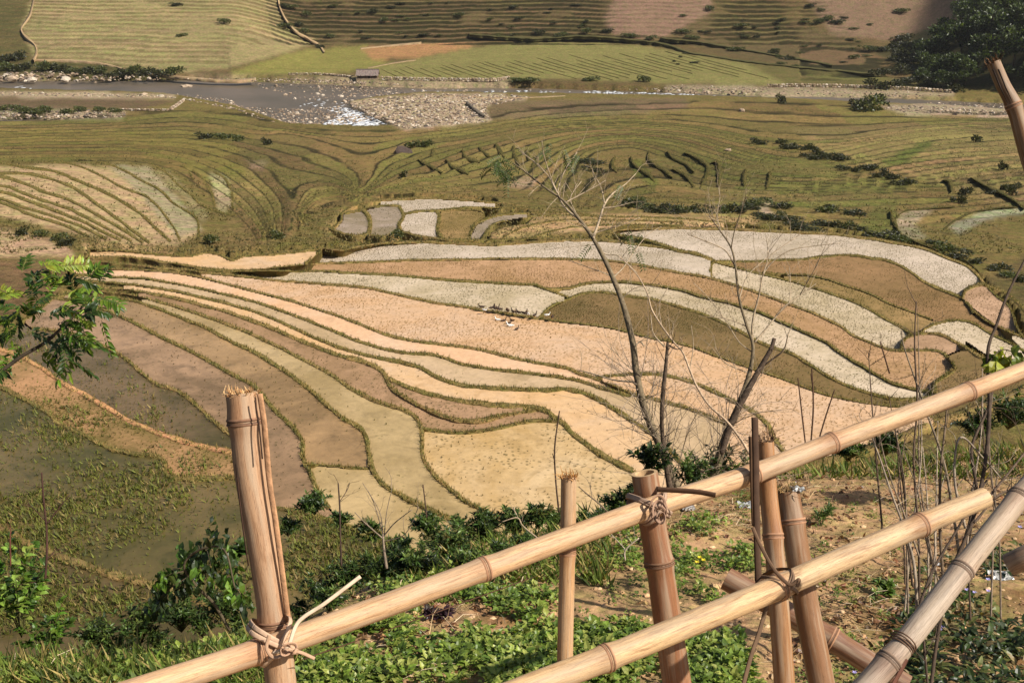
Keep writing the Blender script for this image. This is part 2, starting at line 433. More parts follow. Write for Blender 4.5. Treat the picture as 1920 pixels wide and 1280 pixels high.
class NT:
    """a small node-tree writer"""
    def __init__(self, name):
        self.m = bpy.data.materials.new(name); self.m.use_nodes = True
        self.t = self.m.node_tree; self.b = self.t.nodes['Principled BSDF']
    def n(self, typ, **kw):
        x = self.t.nodes.new(typ)
        for k, v in kw.items():
            if k in x.inputs: x.inputs[k].default_value = v
            else: setattr(x, k, v)
        return x
    def l(self, a, b): self.t.links.new(a, b)
    def pos(self, scale=(1, 1, 1), obj=True):
        tc = self.n('ShaderNodeTexCoord'); mp = self.n('ShaderNodeMapping')
        mp.inputs['Scale'].default_value = scale
        self.l(tc.outputs['Object'], mp.inputs['Vector'])
        return mp.outputs['Vector']
    def noise(self, vec, scale, detail=3, rough=0.55, dist=0.0):
        x = self.n('ShaderNodeTexNoise'); x.inputs['Scale'].default_value = scale
        x.inputs['Detail'].default_value = detail; x.inputs['Roughness'].default_value = rough
        x.inputs['Distortion'].default_value = dist
        if vec is not None: self.l(vec, x.inputs['Vector'])
        return x.outputs['Fac']
    def ramp(self, fac, stops):
        r = self.n('ShaderNodeValToRGB'); e = r.color_ramp.elements
        while len(e) < len(stops): e.new(0.5)
        for k, (p, c) in enumerate(stops):
            e[k].position = p
            c = (c, c, c) if np.isscalar(c) else tuple(c)
            e[k].color = (*c, 1)
        self.l(fac, r.inputs['Fac']); return r.outputs['Color']
    def mix(self, fac, a, b, mode='MIX'):
        x = self.n('ShaderNodeMix'); x.data_type = 'RGBA'; x.blend_type = mode
        for s, val in ((x.inputs[0], fac), (x.inputs[6], a), (x.inputs[7], b)):
            if hasattr(val, 'links') or hasattr(val, 'is_linked'): self.l(val, s)
            elif np.isscalar(val): s.default_value = val
            else: s.default_value = (*val, 1)
        return x.outputs[2]
    def tint(self):
        a = self.n('ShaderNodeAttribute'); a.attribute_name = 'tint'; return a.outputs['Color']
    def bump(self, h, strength=0.4, dist=0.05):
        b = self.n('ShaderNodeBump'); b.inputs['Strength'].default_value = strength; b.inputs['Distance'].default_value = dist
        self.l(h, b.inputs['Height']); self.l(b.outputs['Normal'], self.b.inputs['Normal'])
    def done(self, color=None, rough=0.9, spec=0.2):
        if color is not None:
            if hasattr(color, 'is_linked'): self.l(color, self.b.inputs['Base Color'])
            else: self.b.inputs['Base Color'].default_value = (*color, 1)
        self.b.inputs['Roughness'].default_value = rough
        self.b.inputs['Specular IOR Level'].default_value = spec
        return self.m

def mat_ground(name, s1=1.6, s2=0.22, amt=(0.62, 1.32), bump=0.5, bd=0.12):
    k = NT(name); v = k.pos()
    a = k.ramp(k.noise(v, s1, 5, 0.7), [(0.28, amt[0]), (0.72, amt[1])])
    b = k.ramp(k.noise(v, s2, 4, 0.6), [(0.3, 0.82), (0.7, 1.15)])
    c = k.mix(1.0, k.tint(), a, 'MULTIPLY'); c = k.mix(1.0, c, b, 'MULTIPLY')
    g = k.ramp(k.noise(v, s2 * 2.3, 4, 0.7), [(0.42, (1.08, 1, 0.96)), (0.70, (0.80, 1.0, 0.66))])
    c = k.mix(1.0, c, g, 'MULTIPLY')
    k.bump(k.noise(v, s1 * 1.7, 5, 0.7), bump, bd)
    return k.done(c, 0.95, 0.1)

def mat_leaf(name, gloss=0.45, trans=0.25):
    k = NT(name)
    c = k.mix(1.0, k.tint(), k.ramp(k.noise(k.pos(), 60, 2), [(0.3, 0.8), (0.7, 1.2)]), 'MULTIPLY')
    k.done(c, gloss, 0.35)
    t = k.n('ShaderNodeBsdfTranslucent')
    tc = k.mix(1.0, c, (1.25, 1.35, 0.5), 'MULTIPLY'); k.l(tc, t.inputs['Color'])
    ms = k.n('ShaderNodeMixShader'); ms.inputs[0].default_value = trans
    out = k.t.nodes['Material Output']
    k.l(k.b.outputs[0], ms.inputs[1]); k.l(t.outputs[0], ms.inputs[2]); k.l(ms.outputs[0], out.inputs['Surface'])
    return k.m

def mat_plain(name, col, rough=0.8, spec=0.3, var=(0.8, 1.2), scale=8):
    k = NT(name)
    c = k.mix(1.0, tuple(col), k.ramp(k.noise(k.pos(), scale, 4), [(0.3, var[0]), (0.7, var[1])]), 'MULTIPLY')
    return k.done(c, rough, spec)

def mat_tint(name, rough=0.85, spec=0.2, var=(0.8, 1.2), scale=8, bump=0.0, bd=0.02):
    k = NT(name); v = k.pos()
    nz = k.noise(v, scale, 4, 0.65)
    c = k.mix(1.0, k.tint(), k.ramp(nz, [(0.3, var[0]), (0.7, var[1])]), 'MULTIPLY')
    if bump: k.bump(nz, bump, bd)
    return k.done(c, rough, spec)

def mat_field(name, ca, cb, rough, tuft, specks):
    k = NT(name); v = k.pos(); ca = np.asarray(ca); cb = np.asarray(cb)
    big = k.noise(v, 0.11, 6, 0.68, 0.8)
    c = k.mix(k.ramp(big, [(0.38, 0.0), (0.60, 1.0)]), tuple(ca), tuple(cb))
    mid = k.noise(v, 0.55, 6, 0.72, 0.9)
    c = k.mix(k.ramp(mid, [(0.52, 0.0), (0.68, 0.75)]), c, tuple(cb * 0.80))
    c = k.mix(k.ramp(mid, [(0.30, 0.45), (0.42, 0.0)]), c, tuple(np.minimum(ca * 1.10, .95)))
    fine = k.noise(v, 2.2, 6, 0.75)
    c = k.mix(1.0, c, k.ramp(fine, [(0.28, 0.80), (0.72, 1.14)]), 'MULTIPLY')
    if specks:
        vo = k.n('ShaderNodeTexVoronoi'); vo.inputs['Scale'].default_value = 3.6; vo.inputs['Randomness'].default_value = 0.75; k.l(v, vo.inputs['Vector'])
        dot = k.ramp(vo.outputs['Distance'], [(0.16, 1.0), (0.34, 0.0)])
        cl = k.ramp(k.noise(v, 0.35, 4, 0.6), [(0.60 - specks * .42, 0.0), (0.76 - specks * .38, 0.85)])
        m = k.mix(1.0, dot, cl, 'MULTIPLY')
        c = k.mix(m, c, tuple(np.asarray(tuft) * 0.9))
    wet = k.ramp(big, [(0.4, rough), (0.7, min(1.0, rough + 0.3))])
    k.bump(fine, 0.12 if rough < 0.45 else 0.5, 0.05)
    k.done(c, rough, 0.16 if rough > .3 else 0.24)
    k.l(wet, k.b.inputs['Roughness'])
    return k.m

M_LAND = mat_ground('land_soil_and_grass', 1.5, 0.22, (0.42, 1.5), 0.9, 0.25)
M_BUND = mat_ground('bund_turf', 5.0, 0.6, (0.55, 1.4), 0.8, 0.08)
M_BLADE = mat_leaf('grass_blade', 0.7, 0.2)
M_LEAF = mat_leaf('leaf', 0.42, 0.28)
M_BARK = mat_tint('bark', 0.85, 0.2, (0.55, 1.35), 30, 0.5, 0.01)
M_ROCK = mat_tint('river_stone', 0.8, 0.25, (0.7, 1.25), 4, 0.4, 0.05)

# ------------------------------------------------------------------ colours of the land, surveyed as zones
ZONES = [
 ((-400,-50,2400,1400), (122,107,64)),
 ((-400,-50,2400,165), (114,96,64)),
 ([(62,-20),(40,50),(62,110),(200,128),(330,138),(440,125),(560,92),(600,75),(530,40),(522,-20)], (166,150,108)),
 ([(-160,-20),(60,-20),(40,50),(62,112),(0,118),(-160,118)], (102,94,58)),
 ([(525,-20),(540,40),(600,78),(680,85),(880,78),(1140,66),(1130,40),(1160,-20)], (112,95,66)),
 ([(430,135),(560,95),(690,85),(690,108),(740,118),(690,130),(600,142),(440,142)], (150,142,80)),
 ([(690,130),(790,108),(890,88),(1000,75),(1200,85),(1400,120),(1480,160),(1400,160),(1100,150),(900,148),(720,148)], (146,138,86)),
 ([(675,92),(760,82),(870,80),(890,88),(790,106),(700,112)], (188,142,100)),
 ([(1130,35),(1165,-20),(1340,-20),(1330,50),(1240,68),(1150,65)], (152,122,104)),
 ([(1240,70),(1340,20),(1560,60),(1640,110),(1630,140),(1400,110)], (112,96,66)),
 ([(1500,-20),(1820,-20),(1800,40),(1700,80),(1560,65)], (142,116,96)),
 ([(1240,90),(1400,115),(1640,140),(1760,165),(1480,160),(1400,120)], (118,108,66)),
 ([(1640,100),(1720,60),(1920,0),(2300,-20),(2300,190),(1780,165)], (84,78,48)),
 ([(-200,135),(120,130),(300,140),(330,152),(-200,152)], (150,130,105)),
 ([(-200,105),(60,108),(200,118),(320,138),(300,146),(-200,135)], (92,86,52)),
 ([(360,140),(640,145),(960,150),(950,165),(800,165),(640,158),(350,150)], (168,150,122)),
 ([(1250,160),(1500,163),(1790,172),(1790,182),(1640,182),(1430,178),(1250,172)], (168,150,126)),
 ([(-200,172),(150,172),(330,178),(330,186),(-200,179)], (180,160,135)),
 ([(-200,178),(330,187),(340,192),(318,208),(240,206),(-200,204)], (112,93,71)),
 ([(-200,203),(240,207),(230,222),(-200,224)], (150,138,112)),
 ([(330,190),(450,215),(500,230),(300,222),(230,215)], (125,110,66)),
 ([(640,190),(800,175),(950,178),(1000,183),(910,200),(920,228),(760,243),(700,220)], (184,163,138)),
 ([(1640,200),(1760,190),(1920,195),(2300,200),(2300,222),(1920,220),(1700,215)], (168,150,128)),
 ([(920,190),(1290,182),(1290,205),(1150,215),(915,225)], (120,102,76)),
 ([(1480,240),(1920,225),(2300,225),(2300,420),(1900,390),(1700,330),(1560,300)], (134,117,76)),
 ([(1200,290),(1500,290),(1700,340),(1680,400),(1400,390),(1250,340)], (116,106,62)),
 ([(1640,305),(1740,262),(1748,272),(1690,308)], (98,102,52)),
 ([(1225,350),(1190,330),(1180,300),(1200,300),(1225,330),(1238,345)], (104,108,52)),
 ([(1600,430),(1640,390),(1680,385),(1690,440),(1680,460)], (104,104,54)),
 ([(-200,235),(480,250),(520,330),(370,320),(-200,300)], (124,109,62)),
 ([(440,260),(620,250),(640,330),(560,400),(500,470),(390,470),(450,380),(460,320)], (126,108,68)),
 ([(-200,314),(0,312),(130,308),(270,315),(330,370),(380,430),(330,462),(230,455),(0,405),(-200,380)], (188,160,124)),
 ([(200,308),(280,312),(360,400),(378,430),(330,445),(250,350)], (166,152,122)),
 ([(290,318),(320,320),(360,370),(395,405),(380,420),(340,370)], (148,134,96)),
 ([(392,322),(428,332),(436,385),(415,402),(400,370)], (166,152,118)),
 ([(465,302),(500,302),(495,320),(470,316)], (154,130,102)),
 ([(425,340),(480,336),(495,380),(450,385)], (140,116,78)),
 ([(-200,425),(0,430),(120,455),(140,480),(-200,480)], (192,160,130)),
 ([(150,455),(240,460),(330,470),(300,476),(160,470)], (196,160,124)),
 ([(620,450),(640,400),(700,380),(640,392),(600,430)], (140,120,78)),
 ([(1690,400),(1760,388),(1740,400),(1715,420),(1740,445),(1700,450),(1678,420)], (150,140,112)),
 ([(1775,425),(1850,395),(1930,388),(1930,400),(1850,412),(1800,440)], (152,146,126)),
 ([(1420,385),(1450,372),(1440,390),(1465,410),(1450,412),(1425,400)], (158,140,118)),
 ([(1840,530),(1920,480),(2300,500),(2300,700),(1960,640),(1900,560)], (106,93,58)),
 ([(-200,480),(130,490),(100,560),(0,610),(-200,620)], (122,98,70)),
 ([(885,452),(900,425),(950,408),(1060,400),(1250,398),(1420,404),(1420,425),(1300,422),(1180,420),(1060,430),(1000,445),(950,452)], (172,144,102)),
 ([(1000,440),(1060,425),(1180,417),(1300,416),(1400,422),(1300,425),(1180,426),(1070,434)], (206,170,132)),
 ([(950,440),(1010,422),(1100,412),(1250,407),(1100,418),(1020,429)], (196,158,118)),
 ([(955,350),(975,330),(1010,335),(1000,352)], (150,128,102)),
]
ZC = 4.0; ZU0, ZV0 = -400, -48; ZW, ZH = 700, 340
gu, gv = np.meshgrid(ZU0 + (np.arange(ZW) + 0.5) * ZC, ZV0 + (np.arange(ZH) + 0.5) * ZC)
def inside(poly, u, v):
    c = np.zeros(u.shape, bool); n = len(poly)
    for i in range(n):
        x1, y1 = poly[i]; x2, y2 = poly[(i + 1) % n]
        if y1 == y2: continue
        c ^= ((y1 > v) != (y2 > v)) & (u < (x2 - x1) * (v - y1) / (y2 - y1) + x1)
    return c
ZCOL = np.zeros((ZH, ZW, 3))
for poly, c in ZONES:
    if isinstance(poly, tuple):
        a, b, d, e = poly; m = (gu >= a) & (gu <= d) & (gv >= b) & (gv <= e)
    else: m = inside(poly, gu, gv)
    ZCOL[m] = srgb(c) * np.where(gv[m] < 172, 0.86, 1.0)[:, None]
for _ in range(1):
    ZCOL[1:-1, 1:-1] = (ZCOL[1:-1, 1:-1] * 2 + ZCOL[:-2, 1:-1] + ZCOL[2:, 1:-1] + ZCOL[1:-1, :-2] + ZCOL[1:-1, 2:]) / 6
def zone_colour(u, v):
    i = np.clip((u - ZU0) / ZC - 0.5, 0, ZW - 1.001); j = np.clip((v - ZV0) / ZC - 0.5, 0, ZH - 1.001)
    i0 = i.astype(int); j0 = j.astype(int); fi = (i - i0)[..., None]; fj = (j - j0)[..., None]
    return (ZCOL[j0, i0] * (1 - fi) + ZCOL[j0, i0 + 1] * fi) * (1 - fj) + (ZCOL[j0 + 1, i0] * (1 - fi) + ZCOL[j0 + 1, i0 + 1] * fi) * fj

RIVER = [(-400,152),(0,152),(150,152),(350,150),(450,152),(640,159),(800,166),(900,165),(1000,166),(1250,173),(1430,181),(1640,183),(1800,190),(1920,196),(2300,205),
         (2300,212),(1920,212),(1760,200),(1640,197),(1500,189),(1300,183),(1150,181),(1000,178),(930,178),(800,176),(700,186),(650,196),(690,215),(745,242),(700,246),(620,244),(540,239),(480,216),(440,202),(340,184),(300,178),(200,175),(0,170),(-400,170)]
SIDE_POOL = [(-400,222),(0,224),(120,226),(190,228),(120,232),(0,236),(-400,240)]

# ------------------------------------------------------------------ the land itself
FIELD_Z = {}
jj, ii = np.nonzero(LAB)
su, sv = RU0 + (ii + 0.5) * RC, RV0 + (jj + 0.5) * RC
for k in range(1, len(SEEDS) + 1):
    idx = np.nonzero(LAB[jj, ii] == k)[0]
    if len(idx) == 0: continue
    idx = idx[rng.integers(0, len(idx), min(len(idx), 120))]
    ok = sv[idx] < 1000
    if ok.sum() > 10: idx = idx[ok]
    FIELD_Z[k] = float(np.median(hit(su[idx], sv[idx])[:, 2]))
for sd, z in (((640, 755), -22.75), ((500, 705), -22.58), ((690, 910), -22.5), ((950, 880), -22.9), ((300, 650), -22.4), ((640, 690), -22.98), ((440, 496), -24.05), ((900, 466), -25.8), ((900, 502), -25.2)):
    FIELD_Z[[q[0] for q in SEEDS].index(sd) + 1] = z
def label_at(u, v):
    i = np.clip(((u - RU0) / RC).astype(int), 0, RW - 1); j = np.clip(((v - RV0) / RC).astype(int), 0, RH - 1)
    return LAB[j, i]
FANMASK = LAB > 0
for _ in range(7):
    FANMASK[1:-1, 1:-1] = FANMASK[1:-1, 1:-1] | FANMASK[:-2, 1:-1] | FANMASK[2:, 1:-1] | FANMASK[1:-1, :-2] | FANMASK[1:-1, 2:]

yy = np.concatenate([np.linspace(14, 60, 60), np.linspace(60.4, 1000, 6000)])
_, vv = project(yy * 0, yy, H(yy * 0, yy))
vmono = np.minimum.accumulate(vv)
targets = np.concatenate([np.arange(1300, 470, -8.0), np.arange(470, 128, -1.6), np.arange(128, -40, -1.0)])
ys = np.interp(-targets, -vmono, yy)
ys = np.unique(np.concatenate([[12, 15, 18], ys, [ys[-1] + 8, ys[-1] + 20, ys[-1] + 45]]))
az = np.linspace(-0.63, 0.63, 800)
gy, ga = np.meshgrid(ys, az, indexing='ij')
gx = ga * gy
gz = H(gx, gy)
pu, pv = project(gx, gy, gz)
tintg = zone_colour(pu + 9 * fbm(gx / 6, gy / 6, 21, 3), pv + 5 * fbm(gx / 6, gy / 6, 22, 3))
# low terrace steps: treads nearly level, short grassy banks between them
yb = 364 - 0.11 * gx
farw = smooth(yb + 8, yb + 30, gy) * smooth(150, 138, gx)
flat = smooth(0.55, 0.75, ((pu > 430) & (pu < 1500) & (pv > 84) & (pv < 165)).astype(float))
warp = 3.4 * fbm(gx / 55, gy / 70, 31, 3) + 0.55 * fbm(gx / 9, gy / 9, 35, 3)
bw_u = pu + 30 * fbm(gx / 14, gy / 14, 38, 3); bw_v = pv + 14 * fbm(gx / 14, gy / 14, 39, 3)
bare = np.maximum(smooth(1115, 1160, bw_u) * smooth(1350, 1315, bw_u) * smooth(72, 56, bw_v), smooth(1490, 1560, bw_u) * smooth(86, 60, bw_v))
lefthill = smooth(-72, -112, gx + 0.25 * (gy - 440))
dzs = 1.15 + 0.35 * (1 - lefthill)
amp_far = farw * (1 - 0.7 * smooth(0.05, 0.2, fbm(gx / 18, gy / 18, 57, 3))) * (1 - flat) * (1 - 0.75 * bare) * (1 - 0.35 * lefthill)
GUIDES = [
 (0, [(-400,228),(-160,228),(0,230),(200,226),(330,212),(450,220),(520,238),(620,248),(760,246),(880,232),(1000,212),(1150,200),(1300,193),(1500,196),(1640,208),(1800,218),(2080,222),(2400,224)]),
 (6.5, [(-400,268),(-160,266),(0,266),(200,262),(350,266),(470,290),(535,340),(556,390),(540,440),(520,470)]),
 (13, [(-400,305),(-160,305),(100,302),(250,304),(330,322),(380,360),(440,402),(480,440),(490,470)]),
 (3, [(520,246),(600,264),(662,290),(690,322),(680,352),(660,372)]),
 (3, [(760,264),(870,255),(1000,234),(1150,226),(1290,230),(1420,250),(1560,258),(1700,240),(1850,230),(2080,230),(2400,230)]),
 (8, [(800,330),(860,300),(960,268),(1060,248),(1180,243),(1290,252),(1400,280),(1480,296),(1560,290),(1660,268),(1780,252),(1920,246),(2080,246),(2400,246)]),
 (12, [(960,352),(1030,300),(1090,268),(1180,258),(1270,268),(1370,300),(1460,318),(1580,322),(1700,300),(1840,285),(2080,275),(2400,270)]),
 (16, [(1050,365),(1080,320),(1110,288),(1180,276),(1240,292),(1330,330),(1420,345),(1560,345),(1700,335),(1800,320),(1920,308),(2080,300),(2400,295)]),
 (20, [(1180,372),(1250,362),(1340,370),(1440,372),(1560,366),(1700,360),(1800,358),(1870,345),(1940,335),(2080,330),(2400,325)]),
 (14, [(560,400),(640,372),(760,368),(900,372),(1000,376),(1060,384)]),
 (25, [(1180,398),(1400,412),(1560,424),(1700,424),(1900,404),(2080,395),(2400,390)]),
]
GU0, GV0, GDU, GDV, GW, GH = -400, 190, 8.0, 3.0, 350, 104
CF = np.full((GH, GW), 8.0); FIX = np.zeros((GH, GW), bool)
CF[:] = np.linspace(-1, 26, GH)[:, None]
for val, pts in GUIDES:
    sp_ = spline(pts, 2.0)
    a = np.clip(((sp_[:, 0] - GU0) / GDU).astype(int), 0, GW - 1); b = np.clip(((sp_[:, 1] - GV0) / GDV).astype(int), 0, GH - 1)
    CF[b, a] = val; FIX[b, a] = True
FIXV = CF.copy()
for _ in range(1600):
    q = CF.copy()
    q[1:-1, 1:-1] = (CF[:-2, 1:-1] + CF[2:, 1:-1] + 0.5 * (CF[1:-1, :-2] + CF[1:-1, 2:])) / 3
    q[0] = 2 * q[1] - q[2]; q[-1] = q[-2]; q[:, 0] = q[:, 1]; q[:, -1] = q[:, -2]
    CF = np.where(FIX, FIXV, q)
for _ in range(3):
    CF[1:-1, 1:-1] = (CF[1:-1, 1:-1] * 2 + CF[:-2, 1:-1] + CF[2:, 1:-1] + CF[1:-1, :-2] + CF[1:-1, 2:]) / 6
def guide_level(u, v):
    i = np.clip((u - GU0) / GDU - .5, 0, GW - 1.001); j = np.clip((v - GV0) / GDV - .5, 0, GH - 1.001)
    i0 = i.astype(int); j0 = j.astype(int); a = i - i0; b = j - j0
    return (CF[j0, i0] * (1 - a) + CF[j0, i0 + 1] * a) * (1 - b) + (CF[j0 + 1, i0] * (1 - a) + CF[j0 + 1, i0 + 1] * a) * b
cg = guide_level(pu, pv)
STEP_AREA = [(-500,214),(330,206),(470,212),(540,236),(640,246),(760,244),(900,224),(1000,198),(1300,190),(1500,192),(1660,206),(2500,220),(2500,420),(1900,400),(1700,425),(1540,420),(1400,408),(1180,394),(1000,376),(880,370),(700,372),(600,392),(540,450),(480,450),(440,402),(380,360),(330,320),(250,304),(100,302),(-500,304)]
midw = inside(STEP_AREA, pu + 6 * fbm(gx / 5, gy / 5, 47, 2), pv + 3 * fbm(gx / 5, gy / 5, 48, 2)).astype(float) * (gy > 95) * (gy < 335)
for _ in range(2):
    midw[1:-1, 1:-1] = (midw[1:-1, 1:-1] * 2 + midw[:-2, 1:-1] + midw[2:, 1:-1] + midw[1:-1, :-2] + midw[1:-1, 2:]) / 6
midw = midw * (1 - 0.8 * smooth(0.06, 0.22, fbm(gx / 22, gy / 22, 46, 3)))       # rough plots without steps
dz = np.where(farw > 0.02, dzs, 0.80)
c = np.where(farw > 0.02, gz / dz + warp, cg + 0.5 * fbm(gx / 10, gy / 10, 35, 3))
fr = c - np.floor(c)
edge = smooth(0.60, 0.76, fr) * smooth(1.0, 0.96, fr)     # the bank between two treads
stepz = np.where(fr < 0.7, -fr * 0.90, -0.63 + (fr - 0.7) / 0.3 * 0.63) * dz
stepz = np.where(farw > 0.02, stepz, (stepz + 0.31 * dz) * 0.55)
lev = np.floor(c).astype(np.int64)
cell = np.floor(gx / 26 + 6 * vnoise(lev * 1.37, lev * 0.0, 51) + 0.5 * fbm(gx / 20, gy / 20, 52, 2)).astype(np.int64)
plot = vnoise(lev * 17.0 + 0.0, cell * 13.0, 53); plot2 = vnoise(lev * 11.0, cell * 7.0, 54)
amp = np.maximum(amp_far, midw)
gz2 = gz + stepz * amp
bankcol = np.where((lefthill * farw > 0.5)[..., None], srgb((120,104,70)) * .8, srgb((60,56,31)) * .7)  # dark grass on the banks; on the left hill, painted shadow lines
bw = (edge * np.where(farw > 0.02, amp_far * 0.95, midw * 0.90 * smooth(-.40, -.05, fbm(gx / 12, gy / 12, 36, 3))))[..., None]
tread = np.where(fr < 0.72, 1.10, 1.0)[..., None]
pl = (amp * (1 - bare))[..., None]
tintg = tintg * (1 + pl * (0.46 * (plot[..., None] - 0.5)) * np.array([1.0, 0.9, 0.9])) * (1 + pl * (plot2[..., None] - 0.5) * np.array([-0.16, 0.10, -0.20]))
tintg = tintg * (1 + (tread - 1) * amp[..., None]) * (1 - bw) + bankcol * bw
# river bed and the hollow under the built paddies
ru, rv = project(gx, gy, np.full_like(gx, WATER_Z))
inr = (inside(RIVER, ru, rv) | inside(SIDE_POOL, ru, rv)).astype(float)
for _ in range(3):
    inr[1:-1, 1:-1] = (inr[1:-1, 1:-1] * 2 + inr[:-2, 1:-1] + inr[2:, 1:-1] + inr[1:-1, :-2] + inr[1:-1, 2:]) / 6
inr = smooth(0.15, 0.85, inr)
gz2 = gz2 * (1 - inr) + (WATER_Z - 0.5) * inr
fi = np.clip(((pu - RU0) / RC).astype(int), 0, RW - 1); fj = np.clip(((pv - RV0) / RC).astype(int), 0, RH - 1)
infan = FANMASK[fj, fi] & (pv < 1290) & (gy < 130)
gz2 = np.where(infan, gz2 - 2.2, gz2 + 0.12 * fbm(gx / 1.5, gy / 1.5, 41, 3))
nr, nc = gx.shape
i0 = np.arange(nr - 1)[:, None] * nc + np.arange(nc - 1)[None]
quads = np.stack([i0, i0 + 1, i0 + nc + 1, i0 + nc], -1).reshape(-1, 4)
o = mesh_np('valley_ground', np.stack([gx, gy, gz2], -1).reshape(-1, 3), quads, M_LAND, tint=tintg.reshape(-1, 3))
tag(o, 'terraced valley land with dry grass slopes and far hillsides', kind='structure')

# the paddies: level sheets of mud and shallow water
for k in range(1, len(SEEDS) + 1):
    if k not in FIELD_Z: continue
    typ = FIELD_TYPES[SEEDS[k - 1][1]]
    m = LAB == k
    g = m.copy()
    g[1:-1, 1:-1] |= m[:-2, 1:-1] | m[2:, 1:-1] | m[1:-1, :-2] | m[1:-1, 2:]
    g[1:-1, 1:-1] |= m[:-2, :-2] | m[2:, 2:] | m[2:, :-2] | m[:-2, 2:]
    vs = []; fs = []
    for j in np.nonzero(g.any(1))[0]:
        d = np.diff(np.concatenate([[0], g[j].astype(np.int8), [0]]))
        for a, b in zip(np.nonzero(d == 1)[0], np.nonzero(d == -1)[0]):
            n = len(vs); u0, u1 = RU0 + a * RC, RU0 + b * RC; v0, v1 = RV0 + j * RC, RV0 + (j + 1) * RC
            vs += [(u0, v1), (u1, v1), (u1, v0), (u0, v0)]; fs.append((n, n + 1, n + 2, n + 3))
    vs = np.array(vs, float)
    w3 = hit(vs[:, 0], vs[:, 1], FIELD_Z[k])
    mt = mat_field('paddy_mud_' + SEEDS[k - 1][1], srgb(typ[0]), srgb(typ[1]), typ[2], srgb(typ[4]), typ[5]) if 'paddy_mud_' + SEEDS[k - 1][1] not in bpy.data.materials else bpy.data.materials['paddy_mud_' + SEEDS[k - 1][1]]
    o = mesh_np('rice_paddy', w3, np.array(fs), mt)
    tag(o, SEEDS[k - 1][2], kind='structure')

# ------------------------------------------------------------------ bunds
BLADES = []      # roots of grass blades: x, y, z, height
def bund(pts, w0, w1, name='paddy_bund', hgt=None, colour=(116,104,58), rise=None, seed=0, blades=1.0, label=None, group=None, zlift=0.0, taper=False):
    s = spline(pts, 4.0)
    if len(s) < 3: return None
    n = len(s); q = np.linspace(0, 1, n)
    t = np.gradient(s, axis=0); t /= np.linalg.norm(t, axis=1)[:, None] + 1e-9
    nrm = np.stack([-t[:, 1], t[:, 0]], 1)
    w = 0.76 * (w0 + (w1 - w0) * q) * (1 + 0.9 * fbm(q * n / 4.0, q * 0 + seed * 3.1, seed, 3))
    if taper: w = w * (0.25 + 0.75 * np.sin(np.pi * np.clip(q, 0.0, 1.0)) ** 0.6)
    s = s + nrm * (2.6 * fbm(q * n / 5.0, q * 0 + seed * 1.7, seed + 50, 2) * min(1.0, w0 / 5))[:, None]
    hc = hit(s[:, 0], s[:, 1])
    zs = []
    for sd in (-1, 1):
        z = hc[:, 2].copy(); got = np.zeros(n, bool)
        for off in (3, 6, 9):
            p = s + nrm * (sd * (w / 2 + off))[:, None]
            lb = label_at(p[:, 0], p[:, 1])
            for k in np.unique(lb):
                if k > 0:
                    mm = (lb == k) & ~got; z[mm] = FIELD_Z[k]; got |= mm
        ker = np.ones(7) / 7
        z = np.convolve(np.pad(z, 3, mode='edge'), ker, 'valid')
        zs.append(z)
    D = np.linalg.norm(hc, axis=1)
    wm = w * D / FPX
    h = (hgt if hgt is not None else np.clip(0.24 * wm, 0.05, 0.18)) * (1 + 0.7 * fbm(q * n / 2.2, q * 0 + 3.3, seed + 9, 2))
    crest = np.maximum(zs[0], zs[1]) + h + zlift
    rows = []
    def at(off, z):
        p = s + nrm * (off * w)[:, None]
        r = ray(p[:, 0], p[:, 1]); return r * (z / r[:, 2])[:, None]
    l = at(-0.5, zs[0] + zlift); r_ = at(0.5, zs[1] + zlift)
    ls = at(-0.30, zs[0] * .25 + crest * .75); rs = at(0.30, zs[1] * .25 + crest * .75); cc = at(0.0, crest)
    dn = np.array([0, 0, -0.9 if name != 'paddy_bund' else -2.3])
    rows = [l + dn, l, ls, cc, rs, r_, r_ + dn]
    v = np.stack(rows, 1)
    v = v.reshape(-1, 3); K = 7
    i = np.arange(n - 1)[:, None] * K + np.arange(K - 1)[None]
    f = np.stack([i, i + 1, i + K + 1, i + K], -1).reshape(-1, 4)
    base = srgb(colour)
    tn = np.broadcast_to(base, (n * K, 3)) * (1 + 0.9 * fbm(np.repeat(q * n / 4, K), np.tile(np.arange(K) * .7, n), seed + 3, 3))[:, None] * (1 + np.array([.25, .1, 0.0]) * fbm(np.repeat(q * n / 9, K), np.tile(np.arange(K) * .2, n), seed + 8, 2)[:, None])
    o = mesh_np(name, v, f, M_BUND, tint=tn)
    tag(o, label, group=group, kind='structure')
    if blades > 0:
        L = np.linalg.norm(np.diff(cc, axis=0), axis=1).sum()
        m = int(L * 26 * blades)
        kk = rng.random(m) * (n - 1); k0 = kk.astype(int); fr_ = (kk - k0)[:, None]
        al = rng.random(m)
        ring = [ls, cc, rs, l, r_]
        pick = rng.integers(0, 5, m); pick2 = (pick + rng.integers(0, 2, m)) % 3
        st = np.stack(ring, 1)
        a = st[k0, pick] * (1 - fr_) + st[k0 + 1, pick] * fr_
        b = st[k0, pick2] * (1 - fr_) + st[k0 + 1, pick2] * fr_
        p = a * (1 - al[:, None]) + b * al[:, None]
        BLADES.append(np.column_stack([p, 0.10 + 0.12 * rng.random(m)]))
    return o
for k, (pts, w0, w1) in enumerate(BUNDS):
    dry = k == 19
    near = sum(p[1] for p in pts) / len(pts)
    bund(pts, w0, w1, seed=k, colour=(214,160,116) if dry else ((134,116,70) if k % 3 else (148,124,80)),
         label='orange dry bund of straw and clods at the left' if dry else 'low grassy bund of earth between two paddies',
         group=None if dry else 'grassy bunds of the paddy fan', blades=0.5 if dry else 1.0)

